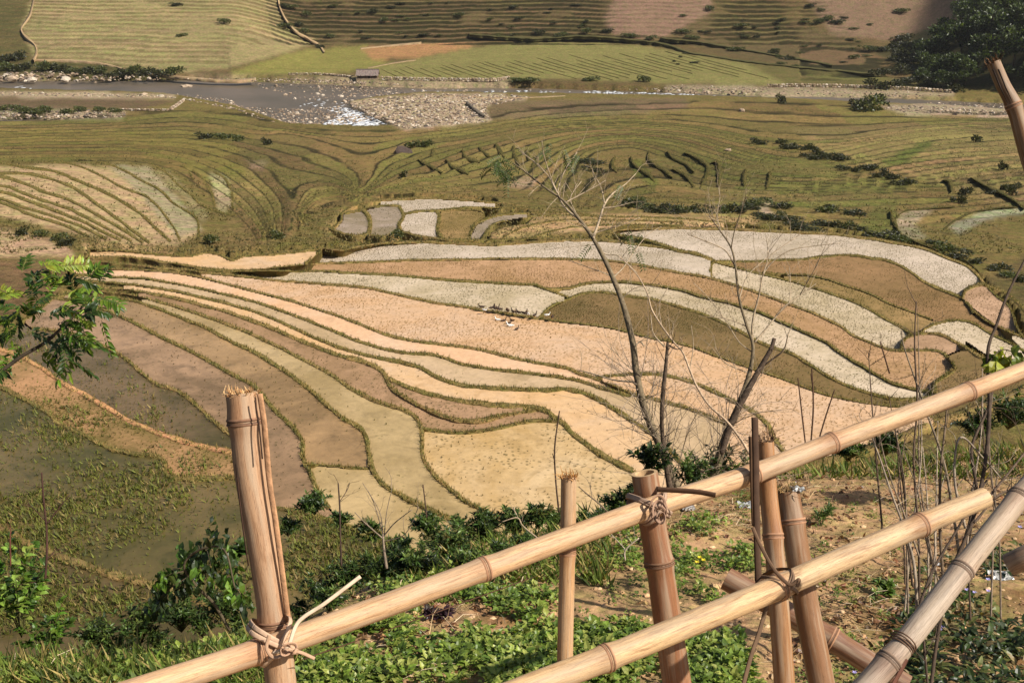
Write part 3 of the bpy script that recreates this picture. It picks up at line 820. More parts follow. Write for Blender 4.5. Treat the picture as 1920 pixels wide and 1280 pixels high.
def fam(a, b, n, w, name='terrace_bank', colour=(100,90,50), trim=0.35, blades=0.0, hgt=0.12, jit=3.5, label='thin dry bank along a terrace on the valley slope', group='thin banks of the valley terraces'):
    sa = spline(a, 4.0); sb = spline(b, 4.0)
    q = np.linspace(0, 1, 24)
    f = lambda s: np.stack([np.interp(q, np.linspace(0, 1, len(s)), s[:, k]) for k in range(2)], 1)
    fa, fb = f(sa), f(sb)
    for k in range(n):
        t = (k + 0.3 * (rng.random() - 0.5)) / max(1, n - 1)
        p = fa * (1 - t) + fb * t
        p[:, 1] += jit * fbm(q * 5 + k * 3.7, q * 0 + k, 77, 2)
        i0 = int(rng.random() * trim * 24); i1 = 24 - int(rng.random() * trim * 24)
        bund([tuple(x) for x in p[i0:i1:2]], w, w, name=name, hgt=hgt, colour=colour, seed=200 + k, blades=blades, label=label, group=group)

# left paddies on the mound
LP = [
 R1((-300,900),(0,920),(130,945),(300,967),(420,1012),(560,1072),(680,1132),(800,1212),(880,1290),(960,1360)),
 R1((-300,965),(0,976),(150,978),(300,1012),(420,1062),(520,1132),(620,1202),(730,1285),(840,1370)),
 R1((-300,985),(0,997),(130,1032),(250,1082),(380,1122),(500,1182),(600,1242),(700,1300),(800,1365)),
 R1((-300,1030),(0,1046),(120,1082),(250,1132),(380,1172),(500,1232),(620,1295),(740,1360)),
 R1((-300,1050),(0,1080),(150,1127),(300,1182),(450,1242),(560,1295),(680,1355)),
 R1((-300,1085),(0,1120),(130,1167),(250,1202),(370,1242),(480,1285),(600,1345)),
 R1((-300,1110),(0,1140),(150,1202),(300,1247),(400,1285),(500,1330)),
 R1((250,910),(430,932),(560,987),(700,1062),(830,1112),(920,1202),(980,1285),(1010,1360)),
 R1((420,900),(570,917),(700,962),(800,1020),(900,1072),(970,1142),(1070,1202),(1112,1250),(1115,1340)),
 R1((830,920),(930,972),(1000,1042),(1080,1102),(1130,1152),(1250,1202),(1330,1212)),
 R1((1080,960),(1130,1002),(1190,1092),(1205,1172)), R1((1200,970),(1270,1012),(1300,1082),(1310,1172)),
 R1((1020,930),(1070,985),(1090,1010)),
]
for k, p in enumerate(LP):
    bund(p, 9 if k < 7 else 7, 8 if k < 7 else 5, name='terrace_bank', hgt=0.09, colour=(128,112,66), seed=300 + k, blades=0.6,
         label='grassy bank between the pale paddies on the left mound', group='grassy banks of the left mound')
fam(full((700,124),(735,140),(755,148)), full((1250,92),(1340,117),(1480,152)), 34, 1.4, hgt=0.08, jit=1.0, label='thin bank between the green fields beside the river', group='thin banks of the riverside fields')
for k, p in enumerate((full((880,64),(1000,72),(1100,68),(1230,80),(1300,100),(1420,118),(1560,132),(1640,140)), full((1240,72),(1330,82),(1480,108),(1560,122)))):
    bund(p, 5, 5, name='terrace_bank', hgt=0.3, colour=(92,86,52), seed=420 + k, blades=0, label='dark overgrown bank behind the riverside fields', group='dark overgrown banks across the river')
for k, p in enumerate((full((1690,440),(1678,418),(1690,400),(1730,392),(1790,388)), full((1770,430),(1800,408),(1850,393),(1920,388),(2000,388)), full((1690,440),(1720,455),(1760,470)))):
    bund(p, 5, 5, name='terrace_bank', hgt=0.3, colour=(86,78,44), seed=440 + k, blades=0.3, label='curved bank round a wet terrace by the tree belt', group='curved banks of the right terraces')

for k, (p, w) in enumerate(((full((66,-30),(62,2),(55,28),(40,50),(46,66),(66,84),(68,98),(62,112)), 5), (full((62,112),(100,112),(150,114),(200,120),(250,134),(300,139)), 3), (full((520,-10),(528,22),(548,52),(575,70),(598,84),(608,98)), 5),
                   (full((690,128),(740,118),(780,113)), 3), (full((676,91),(720,86),(790,79)), 3), (full((300,140),(420,150),(480,147)), 4), (full((830,180),(950,184),(1060,180)), 3))):
    bund(p, w * .8, w * .8, name='footpath', hgt=0.02, colour=(176,148,118), seed=460 + k, blades=0, zlift=0.05, label=('pale earth path climbing the left edge of the pale hill', 'thin pale path along the lower rim of the pale hill', 'pale path running down between the pale hill and the dark terraces', 'pale path leading up from the hut', 'pale upper edge of the bare orange field', 'pale gravel track at the far river bank', 'pale sandy track along the gravel bar')[k])
# high risers; dark turf colour also stands in for shade on left faces
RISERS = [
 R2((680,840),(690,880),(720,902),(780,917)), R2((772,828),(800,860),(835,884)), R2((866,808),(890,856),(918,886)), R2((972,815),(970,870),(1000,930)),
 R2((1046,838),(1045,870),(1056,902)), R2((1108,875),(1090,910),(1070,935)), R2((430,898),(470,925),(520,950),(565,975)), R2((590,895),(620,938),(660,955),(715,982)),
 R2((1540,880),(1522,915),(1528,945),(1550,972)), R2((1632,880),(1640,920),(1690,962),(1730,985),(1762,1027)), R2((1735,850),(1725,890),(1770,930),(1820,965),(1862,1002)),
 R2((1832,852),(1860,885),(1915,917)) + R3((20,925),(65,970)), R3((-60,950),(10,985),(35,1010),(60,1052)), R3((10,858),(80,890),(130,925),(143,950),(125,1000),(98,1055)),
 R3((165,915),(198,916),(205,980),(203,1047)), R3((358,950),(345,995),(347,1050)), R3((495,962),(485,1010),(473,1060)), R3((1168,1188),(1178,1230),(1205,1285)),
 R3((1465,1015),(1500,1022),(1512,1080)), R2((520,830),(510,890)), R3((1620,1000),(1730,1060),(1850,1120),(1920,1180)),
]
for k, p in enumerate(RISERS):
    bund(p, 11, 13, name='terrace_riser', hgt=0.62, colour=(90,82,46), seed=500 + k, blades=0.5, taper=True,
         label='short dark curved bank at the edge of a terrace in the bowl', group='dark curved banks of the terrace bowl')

# ------------------------------------------------------------------ grass blades and rice stubble
def tufts_mesh(name, pos, hgt, col, blades=3, width=0.12, lean=0.5, mat=None, colvar=0.35, base_col=None):
    n = len(pos)
    pos = np.asarray(pos)[:, None]; hgt = np.asarray(hgt)[:, None]
    a = rng.random((n, blades)) * 2 * math.pi
    ln = lean * (0.3 + rng.random((n, blades)))
    hh = hgt * (0.6 + 0.6 * rng.random((n, blades)))
    tip = pos + np.stack([np.cos(a) * ln * hh, np.sin(a) * ln * hh, hh], -1)
    b = a + math.pi / 2 + rng.normal(0, .5, a.shape); w = width * hh
    off = np.stack([np.cos(b) * w, np.sin(b) * w, np.full_like(w, -0.02)], -1)
    r0 = pos + np.stack([np.cos(a) * 0.15 * hgt, np.sin(a) * 0.15 * hgt, a * 0], -1)
    v = np.stack([r0 - off, r0 + off * [1, 1, -1] + [0, 0, -0.02], tip], 2).reshape(-1, 3)
    f = np.arange(len(v)).reshape(-1, 3)
    c = np.asarray(col)
    if c.ndim == 1: c = np.broadcast_to(c, (n, 3))
    c = c[:, None] * (1 + colvar * (rng.random((n, blades, 1)) * 2 - 1)) * np.array([1, 1, 1.0])
    c = np.repeat(c.reshape(-1, 3), 3, 0)
    return mesh_np(name, v, f, mat or M_BLADE, tint=c, smooth_shade=False)
bl = np.vstack(BLADES)
green = srgb((118,116,52)); straw = srgb((168,142,84)); dark = srgb((86,84,42))
mixr = rng.random(len(bl))[:, None]
bc = np.where(mixr < 0.42, green, np.where(mixr < 0.80, straw, dark))
o = tufts_mesh('bund_grass', bl[:, :3], bl[:, 3], bc, 3, 0.10, 0.7)
tag(o, 'short dry and green grass growing along the bunds', 'grass', kind='stuff')
sp = []; sh = []; sc = []
for k, z in FIELD_Z.items():
    typ = FIELD_TYPES[SEEDS[k - 1][1]]
    dens = typ[3] * 3.5
    if dens <= 0: continue
    m = np.argwhere(LAB == k)
    u = RU0 + m[:, 1] * RC; v = RV0 + m[:, 0] * RC
    vmax = min(v.max(), 1180)
    cs = hit(np.array([u.min(), u.max(), u.min(), u.max()]), np.array([v.min(), v.min(), vmax, vmax]), z)
    x0, x1 = cs[:, 0].min(), cs[:, 0].max(); y0, y1 = cs[:, 1].min(), cs[:, 1].max()
    step = 1 / math.sqrt(dens)
    ang = -0.6 + 0.2 * ((k * 37) % 5)
    R_ = max(x1 - x0, y1 - y0) * 0.75 + 2
    a, b = np.meshgrid(np.arange(-R_, R_, step), np.arange(-R_, R_, step))
    a = a + rng.normal(0, step * 0.24, a.shape); b = b + rng.normal(0, step * 0.24, b.shape)
    x = (x0 + x1) / 2 + a * math.cos(ang) - b * math.sin(ang); y = (y0 + y1) / 2 + a * math.sin(ang) + b * math.cos(ang)
    x = x.ravel(); y = y.ravel()
    pu_, pv_ = project(x, y, np.full_like(x, z))
    ok = (label_at(pu_, pv_) == k) & (pu_ > -120) & (pu_ < 2040) & (pv_ < 1200)
    ok &= rng.random(len(x)) < 0.10 + 1.2 * np.clip(3.0 * fbm(x / 4, y / 4, 60 + k, 3) + 0.5, 0, 1)
    x, y = x[ok], y[ok]
    sp.append(np.column_stack([x, y, np.full(len(x), z)])); sh.append(0.05 + 0.07 * rng.random(len(x)))
    sc.append(np.broadcast_to(srgb(typ[4]), (len(x), 3)))
sp = np.vstack(sp); sh = np.concatenate(sh); sc = np.vstack(sc)
o = tufts_mesh('rice_stubble', sp, sh, sc, 4, 0.16, 0.7)
tag(o, 'cut rice stubble and weeds standing in the muddy paddies', 'stubble', kind='stuff')
m = np.argwhere(np.isin(LAB, [k + 1 for k, q in enumerate(SEEDS) if q[1] in ('darkgreen', 'darkwater', 'dry')]))
m = m[rng.integers(0, len(m), 30000)]
u = RU0 + m[:, 1] * RC + rng.random(len(m)) * RC; v = RV0 + m[:, 0] * RC + rng.random(len(m)) * RC
kk = label_at(u, v); ok = (kk > 0) & (v < 1190); u, v, kk = u[ok], v[ok], kk[ok]
r = ray(u, v); w3 = r * (np.array([FIELD_Z[q] for q in kk]) / r[:, 2])[:, None]
den = fbm(w3[:, 0] / 3.5, w3[:, 1] / 3.5, 95, 3); ok = den > rng.normal(0.02, 0.10, len(den))
w3 = w3[ok]; mr = rng.random(len(w3))[:, None]
o = tufts_mesh('paddy_weeds', w3, 0.08 + 0.16 * rng.random(len(w3)), np.where(mr < .55, srgb((116,120,44)), np.where(mr < .85, srgb((92,96,40)), srgb((150,130,76)))), 3, 0.16, 1.0)
tag(o, 'green weeds growing through the dark paddies at the lower left', 'weeds', kind='stuff')
# rough grass over the middle slope
n = 52000
u = rng.uniform(-80, 2000, n); v = 205 + 270 * rng.random(n) ** 1.25
lb = label_at(u, v)
g = hit(u, v)
ru, rv = project(g[:, 0], g[:, 1], np.full(n, WATER_Z))
keep = (lb == 0) & ~inside(RIVER, ru, rv) & (g[:, 1] < 330) & (fbm(g[:, 0] / 7, g[:, 1] / 7, 91, 3) > -0.12)
pale = inside(ZONES[31][0], u, v)
keep &= ~(pale & (rng.random(n) < 0.8))
g = g[keep]
mr = rng.random(len(g))[:, None]
gc = np.where(mr < 0.4, srgb((104,96,50)), np.where(mr < 0.8, srgb((136,120,72)), srgb((80,78,40))))
g[:, 2] -= 0.02
o = tufts_mesh('slope_grass', g, 0.10 + 0.14 * rng.random(len(g)), gc, 3, 0.3, 0.9)
tag(o, 'rough dry grass covering the middle slope', 'grass', kind='stuff')
print('PADDIES', len(FIELD_Z), 'STUBBLE', len(sp), 'BLADES', len(bl), 'SLOPE', len(g))
# ------------------------------------------------------------------ plant and stone builders
def unit(a): 
    a = np.asarray(a, float); return a / (np.linalg.norm(a, axis=-1, keepdims=True) + 1e-12)

def leaf_geo(base, d, up, ln, wd, fold=0.25, droop=0.25):
    """many lens-shaped folded leaves at once"""
    base = np.asarray(base, float); d = unit(d); s = unit(np.cross(d, up)); n = np.cross(s, d)
    ln = np.broadcast_to(np.asarray(ln, float), (len(base),))[:, None]; wd = np.broadcast_to(np.asarray(wd, float), (len(base),))[:, None]
    m1 = base + d * ln * 0.36; m2 = base + d * ln * 0.70 - n * ln * droop * 0.35
    tip = base + d * ln - n * ln * droop
    v = np.stack([base, m1 + s * wd * .5 + n * wd * fold, m1, m1 - s * wd * .5 + n * wd * fold,
                  m2 + s * wd * .36 + n * wd * fold * .7, m2, m2 - s * wd * .36 + n * wd * fold * .7, tip], 1)
    k = np.arange(len(base))[:, None] * 8
    tri = np.array([[0, 2, 1], [0, 3, 2], [4, 5, 7], [5, 6, 7]])
    quad = np.array([[1, 2, 5, 4], [2, 3, 6, 5]])
    return v.reshape(-1, 3), [(k[:, :, None] + tri[None]).reshape(-1, 3), (k[:, :, None] + quad[None]).reshape(-1, 4)]

def shade(col, n, var=0.3, per=8):
    c = np.asarray(col, float)[None] * (1 + var * (rng.random((n, 1)) * 2 - 1)) * (1 + 0.12 * (rng.random((n, 3)) * 2 - 1))
    return np.repeat(c, per, 0)

def rand_dirs(n, zmin=-1.0):
    z = rng.uniform(zmin, 1, n); a = rng.random(n) * 2 * math.pi; r = np.sqrt(np.maximum(0, 1 - z * z))
    return np.stack([r * np.cos(a), r * np.sin(a), z], 1)

def crown_geo(mb, blobs, per_blob, size, cols, seed=0):
    """a crown of many small leaf faces gathered in uneven clumps"""
    for (c, r) in blobs:
        n = per_blob
        d = rand_dirs(n, -0.5); rad = rng.random(n) ** 0.45
        p = np.asarray(c) + d * np.asarray(r) * rad[:, None]
        nd = unit(d + rand_dirs(n) * 0.8)
        v, f = leaf_geo(p, nd, rand_dirs(n), size * (0.6 + 0.8 * rng.random(n)), size * 0.55 * (0.6 + 0.8 * rng.random(n)))
        pal = np.asarray(cols)[rng.integers(0, len(cols), n)]
        t = pal * (1 + 0.35 * (rng.random((n, 1)) * 2 - 1))
        mb.add(v, f, np.repeat(t, 8, 0))

def stone_geo(r, seed, sub=1):
    import bmesh
    bm = bmesh.new(); bmesh.ops.create_icosphere(bm, subdivisions=sub, radius=1.0)
    v = np.array([x.co[:] for x in bm.verts]); f = np.array([[q.index for q in y.verts] for y in bm.faces]); bm.free()
    rs = np.random.default_rng(seed)
    for _ in range(7):                                    # chop flat faces
        d = unit(rs.normal(size=3)); h = rs.uniform(0.5, 0.85)
        e = v @ d - h; v = v - np.maximum(e, 0)[:, None] * d * 0.9
    v = v * (1 + 0.12 * rs.normal(size=(len(v), 1))) * np.asarray(r)
    return v, f

def stones(name, pos, size, cols, label, cat, seed=1):
    """gravel and small stones as one mass"""
    shapes = [stone_geo((1, 0.85, 0.62), seed + k, 1) for k in range(5)]
    mb = MB()
    for k, (sv_, sf) in enumerate(shapes):
        idx = np.arange(k, len(pos), 5); n = len(idx)
        if n == 0: continue
        a = rng.random(n) * 6.283; ca, sa = np.cos(a), np.sin(a)
        sc_ = (size[idx] if np.ndim(size) else np.full(n, size))[:, None]
        x = sv_[None, :, 0] * ca[:, None] - sv_[None, :, 1] * sa[:, None]; y = sv_[None, :, 0] * sa[:, None] + sv_[None, :, 1] * ca[:, None]
        z = np.broadcast_to(sv_[None, :, 2], x.shape)
        v = np.stack([x, y, z], -1) * sc_[:, :, None] + np.asarray(pos)[idx][:, None]
        f = (np.arange(n)[:, None, None] * len(sv_) + sf[None]).reshape(-1, 3)
        c = np.asarray(cols)[rng.integers(0, len(cols), n)] * (1 + 0.25 * (rng.random((n, 1)) * 2 - 1))
        mb.add(v.reshape(-1, 3), f, np.repeat(c, len(sv_), 0))
    v, f, t = mb.arrays()
    o = mesh_np(name, v, f, M_ROCK, tint=t, smooth_shade=False)
    return tag(o, label, cat, kind='stuff')

def in_poly_points(poly, n, world_z=None):
    p = np.array(poly, float); out = []
    while len(out) < n:
        u = rng.uniform(p[:, 0].min(), p[:, 0].max(), n * 3); v = rng.uniform(p[:, 1].min(), p[:, 1].max(), n * 3)
        m = inside(poly, u, v); out += list(zip(u[m], v[m]))
    return np.array(out[:n])

def on_land(p): 
    return hit(p[:, 0], p[:, 1])

# ------------------------------------------------------------------ the river
k = NT('river_water'); v_ = k.pos((1, 1, 1))
k.bump(k.noise(v_, 1.1, 5, 0.7, 0.5), 0.55, 0.12)
wc = k.mix(k.ramp(k.noise(v_, 0.05, 3), [(0.35, 0.0), (0.65, 1.0)]), tuple(srgb((100,90,74))), tuple(srgb((118,104,88))))
M_WATER = k.done(wc, 0.42, 0.22)
gx_, gy_ = np.meshgrid(np.linspace(-320, 320, 90), np.linspace(255, 440, 50))
wv = np.stack([gx_, gy_, np.full_like(gx_, WATER_Z)], -1).reshape(-1, 3)
i_ = np.arange(49)[:, None] * 90 + np.arange(89)[None]
o = mesh_np('river_water', wv, np.stack([i_, i_ + 1, i_ + 91, i_ + 90], -1).reshape(-1, 4), M_WATER)
tag(o, 'shallow grey river running across the valley floor', kind='structure')

FOAM = [([(615,243),(600,236),(640,215),(690,208),(720,228),(748,240),(720,248),(680,248)], 420, .8), ([(540,240),(560,232),(615,237),(620,244)], 90, .7), ([(610,205),(640,200),(680,210),(640,220)], 90, .55),
        ([(760,168),(1000,170),(1100,172),(1000,177),(800,174)], 60, .5), ([(1090,170),(1250,175),(1330,180),(1250,182),(1100,177)], 150, .6), ([(1280,178),(1340,180),(1330,184)], 40, .7),
        ([(1750,197),(1830,205),(1825,213),(1760,203)], 60, .6), ([(590,185),(640,190),(650,205),(560,200)], 40, .4), ([(30,160),(70,165),(60,170),(30,168)], 14, .6)]
mb = MB()
fs_, ff_ = stone_geo((1, 1, 0.5), 77, 1)
for poly, n, sz in FOAM:
    p = in_poly_points(poly, n); w3 = hit(p[:, 0], p[:, 1], WATER_Z)
    for q in w3:
        s = sz * (0.3 + rng.random()); a = rng.normal(0.5, 0.5)
        v = fs_ * [s * 1.9, s * 0.8, s * 0.30]
        v = np.column_stack([v[:, 0] * math.cos(a) - v[:, 1] * math.sin(a), v[:, 0] * math.sin(a) + v[:, 1] * math.cos(a), v[:, 2]])
        mb.add(v + q, ff_, srgb((235, 238, 240), 1.2) * (0.8 + 0.2 * rng.random()))
v, f, t = mb.arrays()
o = mesh_np('white_water', v, f, mat_tint('foam', 0.6, 0.3), tint=t)
tag(o, 'white foam of the rapids breaking over stones', 'rapids', kind='stuff')

STONE_COLS = [srgb((186,164,138)), srgb((168,144,118)), srgb((146,126,106)), srgb((206,190,168)), srgb((108,96,86)), srgb((132,112,92))]
pts = []; szs = []
for poly, n, s0, s1 in (
    ([(640,190),(800,175),(950,178),(1000,183),(910,200),(920,228),(760,243),(700,220)], 2600, .2, .75),
    ([(430,200),(560,205),(640,200),(700,225),(640,236),(540,236),(480,222)], 700, .25, .6),
    ([(330,176),(420,184),(470,205),(430,205),(340,186)], 220, .25, .6),
    ([(470,155),(650,160),(660,190),(560,190),(500,170)], 120, .2, .55),
    ([(620,160),(760,168),(760,178),(650,185)], 160, .3, .7),
    ([(1280,160),(1430,163),(1430,178),(1250,172),(1180,168)], 190, .2, .5),
    ([(1640,202),(1760,192),(1920,196),(2050,200),(2050,218),(1920,218),(1700,213)], 700, .25, .6),
    ([(-60,203),(240,207),(230,222),(-60,223)], 330, .3, .7), ([(-60,172),(330,178),(330,184),(-60,178)], 260, .3, .6),
    ([(-60,138),(120,134),(310,146),(310,152),(-60,152)], 260, .4, 1.1), ([(330,148),(480,147),(640,150),(800,162),(640,158),(470,152)], 260, .25, .6),
    ([(1430,163),(1640,166),(1790,172),(1790,180),(1640,181),(1430,177)], 200, .2, .5)):
    p = in_poly_points(poly, n); w3 = hit(p[:, 0], p[:, 1])
    ir = inside(RIVER, p[:, 0], p[:, 1])
    w3[ir] = hit(p[ir, 0], p[ir, 1], WATER_Z)
    pts.append(w3); szs.append(s0 + (s1 - s0) * rng.random(n) ** 2.2)
stones('river_stones', np.vstack(pts), np.concatenate(szs), STONE_COLS, 'pale stones covering the gravel bar and the river edges', 'stones', 5)
BOULDER_ME = []
for k_ in range(5):
    v, f = stone_geo((1, 0.8, 0.65), 40 + k_, 2)
    b = mesh_np('boulder', v, f, M_ROCK, tint=np.broadcast_to(STONE_COLS[k_ % 4], (len(v), 3)), smooth_shade=False)
    BOULDER_ME.append(b.data); bpy.data.objects.remove(b)
def boulder(u, v, px, label, group=None, water=False, me=None):
    p = hit(np.array([u]), np.array([v]), WATER_Z if water else None)[0]
    o = bpy.data.objects.new('boulder', me or BOULDER_ME[rng.integers(0, 5)]); COL.objects.link(o)
    s = px / 2 * np.linalg.norm(p) / FPX
    o.location = p; o.scale = (s, s * rng.uniform(.8, 1.1), s * rng.uniform(.7, 1.1)); o.rotation_euler = (0, 0, rng.random() * 6.28)
    return tag(o, label, 'boulder', group)
for poly, n, lab, grp in (([(660,190),(800,178),(950,180),(905,200),(915,225),(760,240),(705,218)], 46, 'pale boulder on the wide gravel bar', 'boulders on the gravel bar'),
                ([(470,157),(650,162),(700,185),(640,200),(560,190),(500,172)], 30, 'pale boulder standing in the river upstream of the rapids', 'boulders upstream of the rapids'),
                ([(440,202),(640,205),(690,228),(560,236)], 26, 'pale boulder among the rapids beside the white water', 'boulders of the rapids'),
                ([(760,165),(1000,168),(1000,176),(780,174)], 10, 'pale boulder in the channel between stone wall and gravel bar', 'boulders in the channel below the stone wall'),
                ([(1660,198),(1900,200),(1900,215),(1720,212)], 16, 'pale boulder on the gravel bank at the right end of the river', 'boulders on the right gravel bank'),
                ([(1200,168),(1420,172),(1420,178),(1200,172)], 10, 'pale boulder on the far shore between the two stone walls', 'boulders on the far shore')):
    for (u, v) in in_poly_points(poly, n):
        boulder(u, v, rng.uniform(5, 11), lab, grp, inside(RIVER, np.array([u]), np.array([v]))[0])
for (u, v, px, lab) in ((20,148,26,'grey boulder at the far river bank, leftmost of the big ones'), (62,150,18,'flat pale boulder on the far bank beside the leftmost big one'), (122,150,20,'slab-like pale boulder on the far bank below the dark bushes'),
                        (176,155,14,'small dark boulder standing at the water edge on the left'), (350,163,22,'long white boulder alone in the middle of the calm water'), (303,181,14,'white upright boulder on the near gravel spit'), (270,178,16,'pink grey boulder on the near gravel spit'),
                        (1390,210,20,'pale block by the round riverside bush'), (1365,283,16,'round pinkish stone on the right terraces')):
    boulder(u, v, px, lab, water=(u in (176, 350)))
dk = mesh_np('tmp', *stone_geo((1, 0.7, 0.75), 61, 2), M_ROCK, tint=np.broadcast_to(srgb((78,64,56)), (42, 3)), smooth_shade=False)
DARKROCK = dk.data; bpy.data.objects.remove(dk)
boulder(755, 287, 36, 'big dark angular rock on the slope above the pocket terraces', me=DARKROCK)
boulder(1790, 216, 12, 'small dark rock at the edge of the right gravel bank', me=DARKROCK)

def stone_wall(pts, h, th, label, group=None, n=120, cols=STONE_COLS):
    s = spline(pts, 3.0); g = hit(s[:, 0], s[:, 1]); g = g[np.concatenate([[True], np.linalg.norm(np.diff(g, axis=0), axis=1) < 8])]
    t = empty('stone_wall', g[len(g) // 2], label, 'stone wall', group)
    L = np.concatenate([[0], np.cumsum(np.linalg.norm(np.diff(g, axis=0), axis=1))])
    mb = MB(); rows = max(2, int(h / 0.4))
    for r in range(rows):
        x = rng.random() * 0.5
        while x < L[-1]:
            w = 0.5 + 0.7 * rng.random()
            c = np.array([np.interp(x, L, g[:, k]) for k in range(3)])
            v, f = stone_geo((w * .62, th * .55, h / rows * .66), rng.integers(1e6), 1)
            mb.add(v + c + [0, rng.normal(0, .05), (r + 0.4) * h / rows], f, cols[rng.integers(0, 4)])
            x += w
    v, f, tt = mb.arrays()
    part('stone', v, f, M_ROCK, t, tint=tt, smooth_shade=False)['kind'] = 'stuff'
stone_wall(full((716,150),(800,152),(880,153),(925,153),(955,149)), 1.2, .8, 'long pale dry stone wall on the far bank right of the hut')
stone_wall(full((540,141),(600,141),(660,146)), 0.8, .7, 'low stone wall along the far bank left of the hut')
stone_wall(full((1440,164),(1500,163),(1600,165),(1700,169),(1785,175)), 1.1, .8, 'bright pale embankment wall along the far bank on the right')
stone_wall(full((345,189),(335,197),(320,207)), 0.8, .8, 'short curved stone wall closing the brown riverside field')
stone_wall(full((225,207),(270,208),(318,208)), 0.6, .8, 'low stone wall along the near edge of the brown riverside field')
stone_wall(full((875,195),(885,205),(908,222)), 0.9, .9, 'short dark stone groyne at the right end of the gravel bar', cols=[srgb((110,100,86))] * 4)

# ------------------------------------------------------------------ the hut
hp = hit(np.array([690.0]), np.array([147.0]))[0]
hut = empty('hut', hp, 'small grey thatched hut standing alone on the far river bank', 'hut')
def box_geo(x0, x1, y0, y1, z0, z1):
    v = np.array([[x, y, z] for z in (z0, z1) for y in (y0, y1) for x in (x0, x1)], float)
    f = np.array([[0, 2, 3, 1], [4, 5, 7, 6], [0, 1, 5, 4], [2, 6, 7, 3], [0, 4, 6, 2], [1, 3, 7, 5]])
    return v, f
M_WATTLE = mat_tint('wattle', 0.9, 0.1, (0.6, 1.3), 3)
def hpart(name, shapes, col, parent=hut, m=M_WATTLE):
    mb = MB()
    for v, f in shapes: mb.add(v, f, srgb(col))
    v, f, t = mb.arrays()
    return mesh_np(name, v, f, m, parent, tint=t, smooth_shade=False)
wall_ = hpart('wall', [box_geo(-3.3, 3.3, -1.5, 1.5, -.3, 1.25)], (112, 88, 70))
for x in (-3.32, -1.1, 1.1, 3.32): hpart('post', [box_geo(x - .09, x + .09, -1.66, -1.48, -.3, 1.5)], (150, 126, 100))
hpart('plinth', [box_geo(-3.7, 3.9, -2.1, -1.68, -.5, .25)], (178, 156, 130))
hpart('door', [box_geo(0.2, 0.95, -1.56, -1.503, -.1, 1.1)], (60, 48, 40), wall_)
rv_ = []
for sgn in (-1, 1):
    a = np.array([[-3.75, sgn * 2.25, 1.05], [3.75, sgn * 2.25, 1.05], [3.75, 0, 2.75], [-3.75, 0, 2.75]])
    v = np.vstack([a, a + [0, 0, .22]]); rv_.append((v, np.array([[0, 1, 2, 3], [4, 7, 6, 5], [0, 4, 5, 1], [1, 5, 6, 2], [2, 6, 7, 3], [3, 7, 4, 0]])))
roof_ = hpart('roof', rv_, (140, 124, 116))
tp = rng.random((900, 3)); tx = -3.75 + 7.5 * tp[:, 0]; tq = tp[:, 1]
tb = np.column_stack([tx, -2.25 * tq, 1.28 + 1.7 * (1 - tq)])
v, f = leaf_geo(tb, np.broadcast_to([0, -1, -.72], (900, 3)), np.broadcast_to([0, 0, 1.0], (900, 3)), .6, .12, 0.1, 0.0)
mesh_np('thatch', v, f, M_WATTLE, roof_, tint=shade(srgb((150, 134, 124)), 900, .4))['kind'] = 'stuff'
hpart('ridge', [box_geo(-3.85, 3.85, -.25, .25, 2.85, 3.05)], (120, 106, 98), roof_)
for sx in (-3.25, 3.25):
    gv_ = np.array([[sx, -1.5, 1.25], [sx, 1.5, 1.25], [sx, 0, 2.7], [sx * .97, -1.5, 1.25], [sx * .97, 1.5, 1.25], [sx * .97, 0, 2.7]])
    mesh_np('gable', gv_, [np.array([[0, 1, 2], [3, 5, 4]]), np.array([[0, 3, 4, 1], [1, 4, 5, 2], [2, 5, 3, 0]])], M_WATTLE, hut, tint=np.broadcast_to(srgb((120, 96, 76)), (6, 3)), smooth_shade=False)

# ------------------------------------------------------------------ shrubs and trees of the valley
def tube_mesh(mb, path, rad, sides, col):
    v, f = tube_geo(path, rad, sides); mb.add(v, f, col)
DARKG = [srgb((70,74,40)), srgb((58,60,34)), srgb((84,84,46)), srgb((52,50,32))]
MIDG = [srgb((92,100,50)), srgb((78,86,44)), srgb((112,112,60)), srgb((70,72,40))]
SHRUB = {}
def shrub_parts(key, cols, n=5, per=60):
    mb = MB(); bl_ = []
    for i in range(n):
        a = i * 2.4 + rng.random(); r = 0.45 * rng.random() ** .5
        bl_.append(((r * math.cos(a) * 1.7, r * math.sin(a) * 1.2, 0.12 + 0.42 * rng.random()), (0.50, 0.42, 0.34)))
    crown_geo(mb, bl_, per, 0.26, cols)
    c = mb.arrays(); mb2 = MB()
    for i in range(5):
        a = i * 1.3; tube_mesh(mb2, [(0, 0, -.15), (.12 * math.cos(a), .12 * math.sin(a), .12), (.35 * math.cos(a), .3 * math.sin(a), .4)], [.035, .028, .01], 4, srgb((90,76,58)))
    s = mb2.arrays()
    a = mesh_np('foliage', c[0], c[1], M_LEAF, tint=c[2]); b = mesh_np('stem', s[0], s[1], M_BARK, tint=s[2])
    SHRUB[key] = (a.data, b.data); bpy.data.objects.remove(a); bpy.data.objects.remove(b)
for k_ in range(3): shrub_parts('dark%d' % k_, DARKG)
for k_ in range(2): shrub_parts('mid%d' % k_, MIDG)
def shrub(u, v, wpx, hpx, key, label, group=None):
    p = hit(np.array([u]), np.array([float(v)]))[0]
    t = empty('shrub', p, label, 'shrub', group)
    d = np.linalg.norm(p); s = wpx / 1.5 * d / FPX; h = hpx / 1.0 * d / FPX
    for nm, me in zip(('foliage', 'stem'), SHRUB[key]):
        o = bpy.data.objects.new(nm, me); COL.objects.link(o); o.parent = t
    t.scale = (s, s, h); t.rotation_euler = (0, 0, rng.random() * 6.28)
    return t
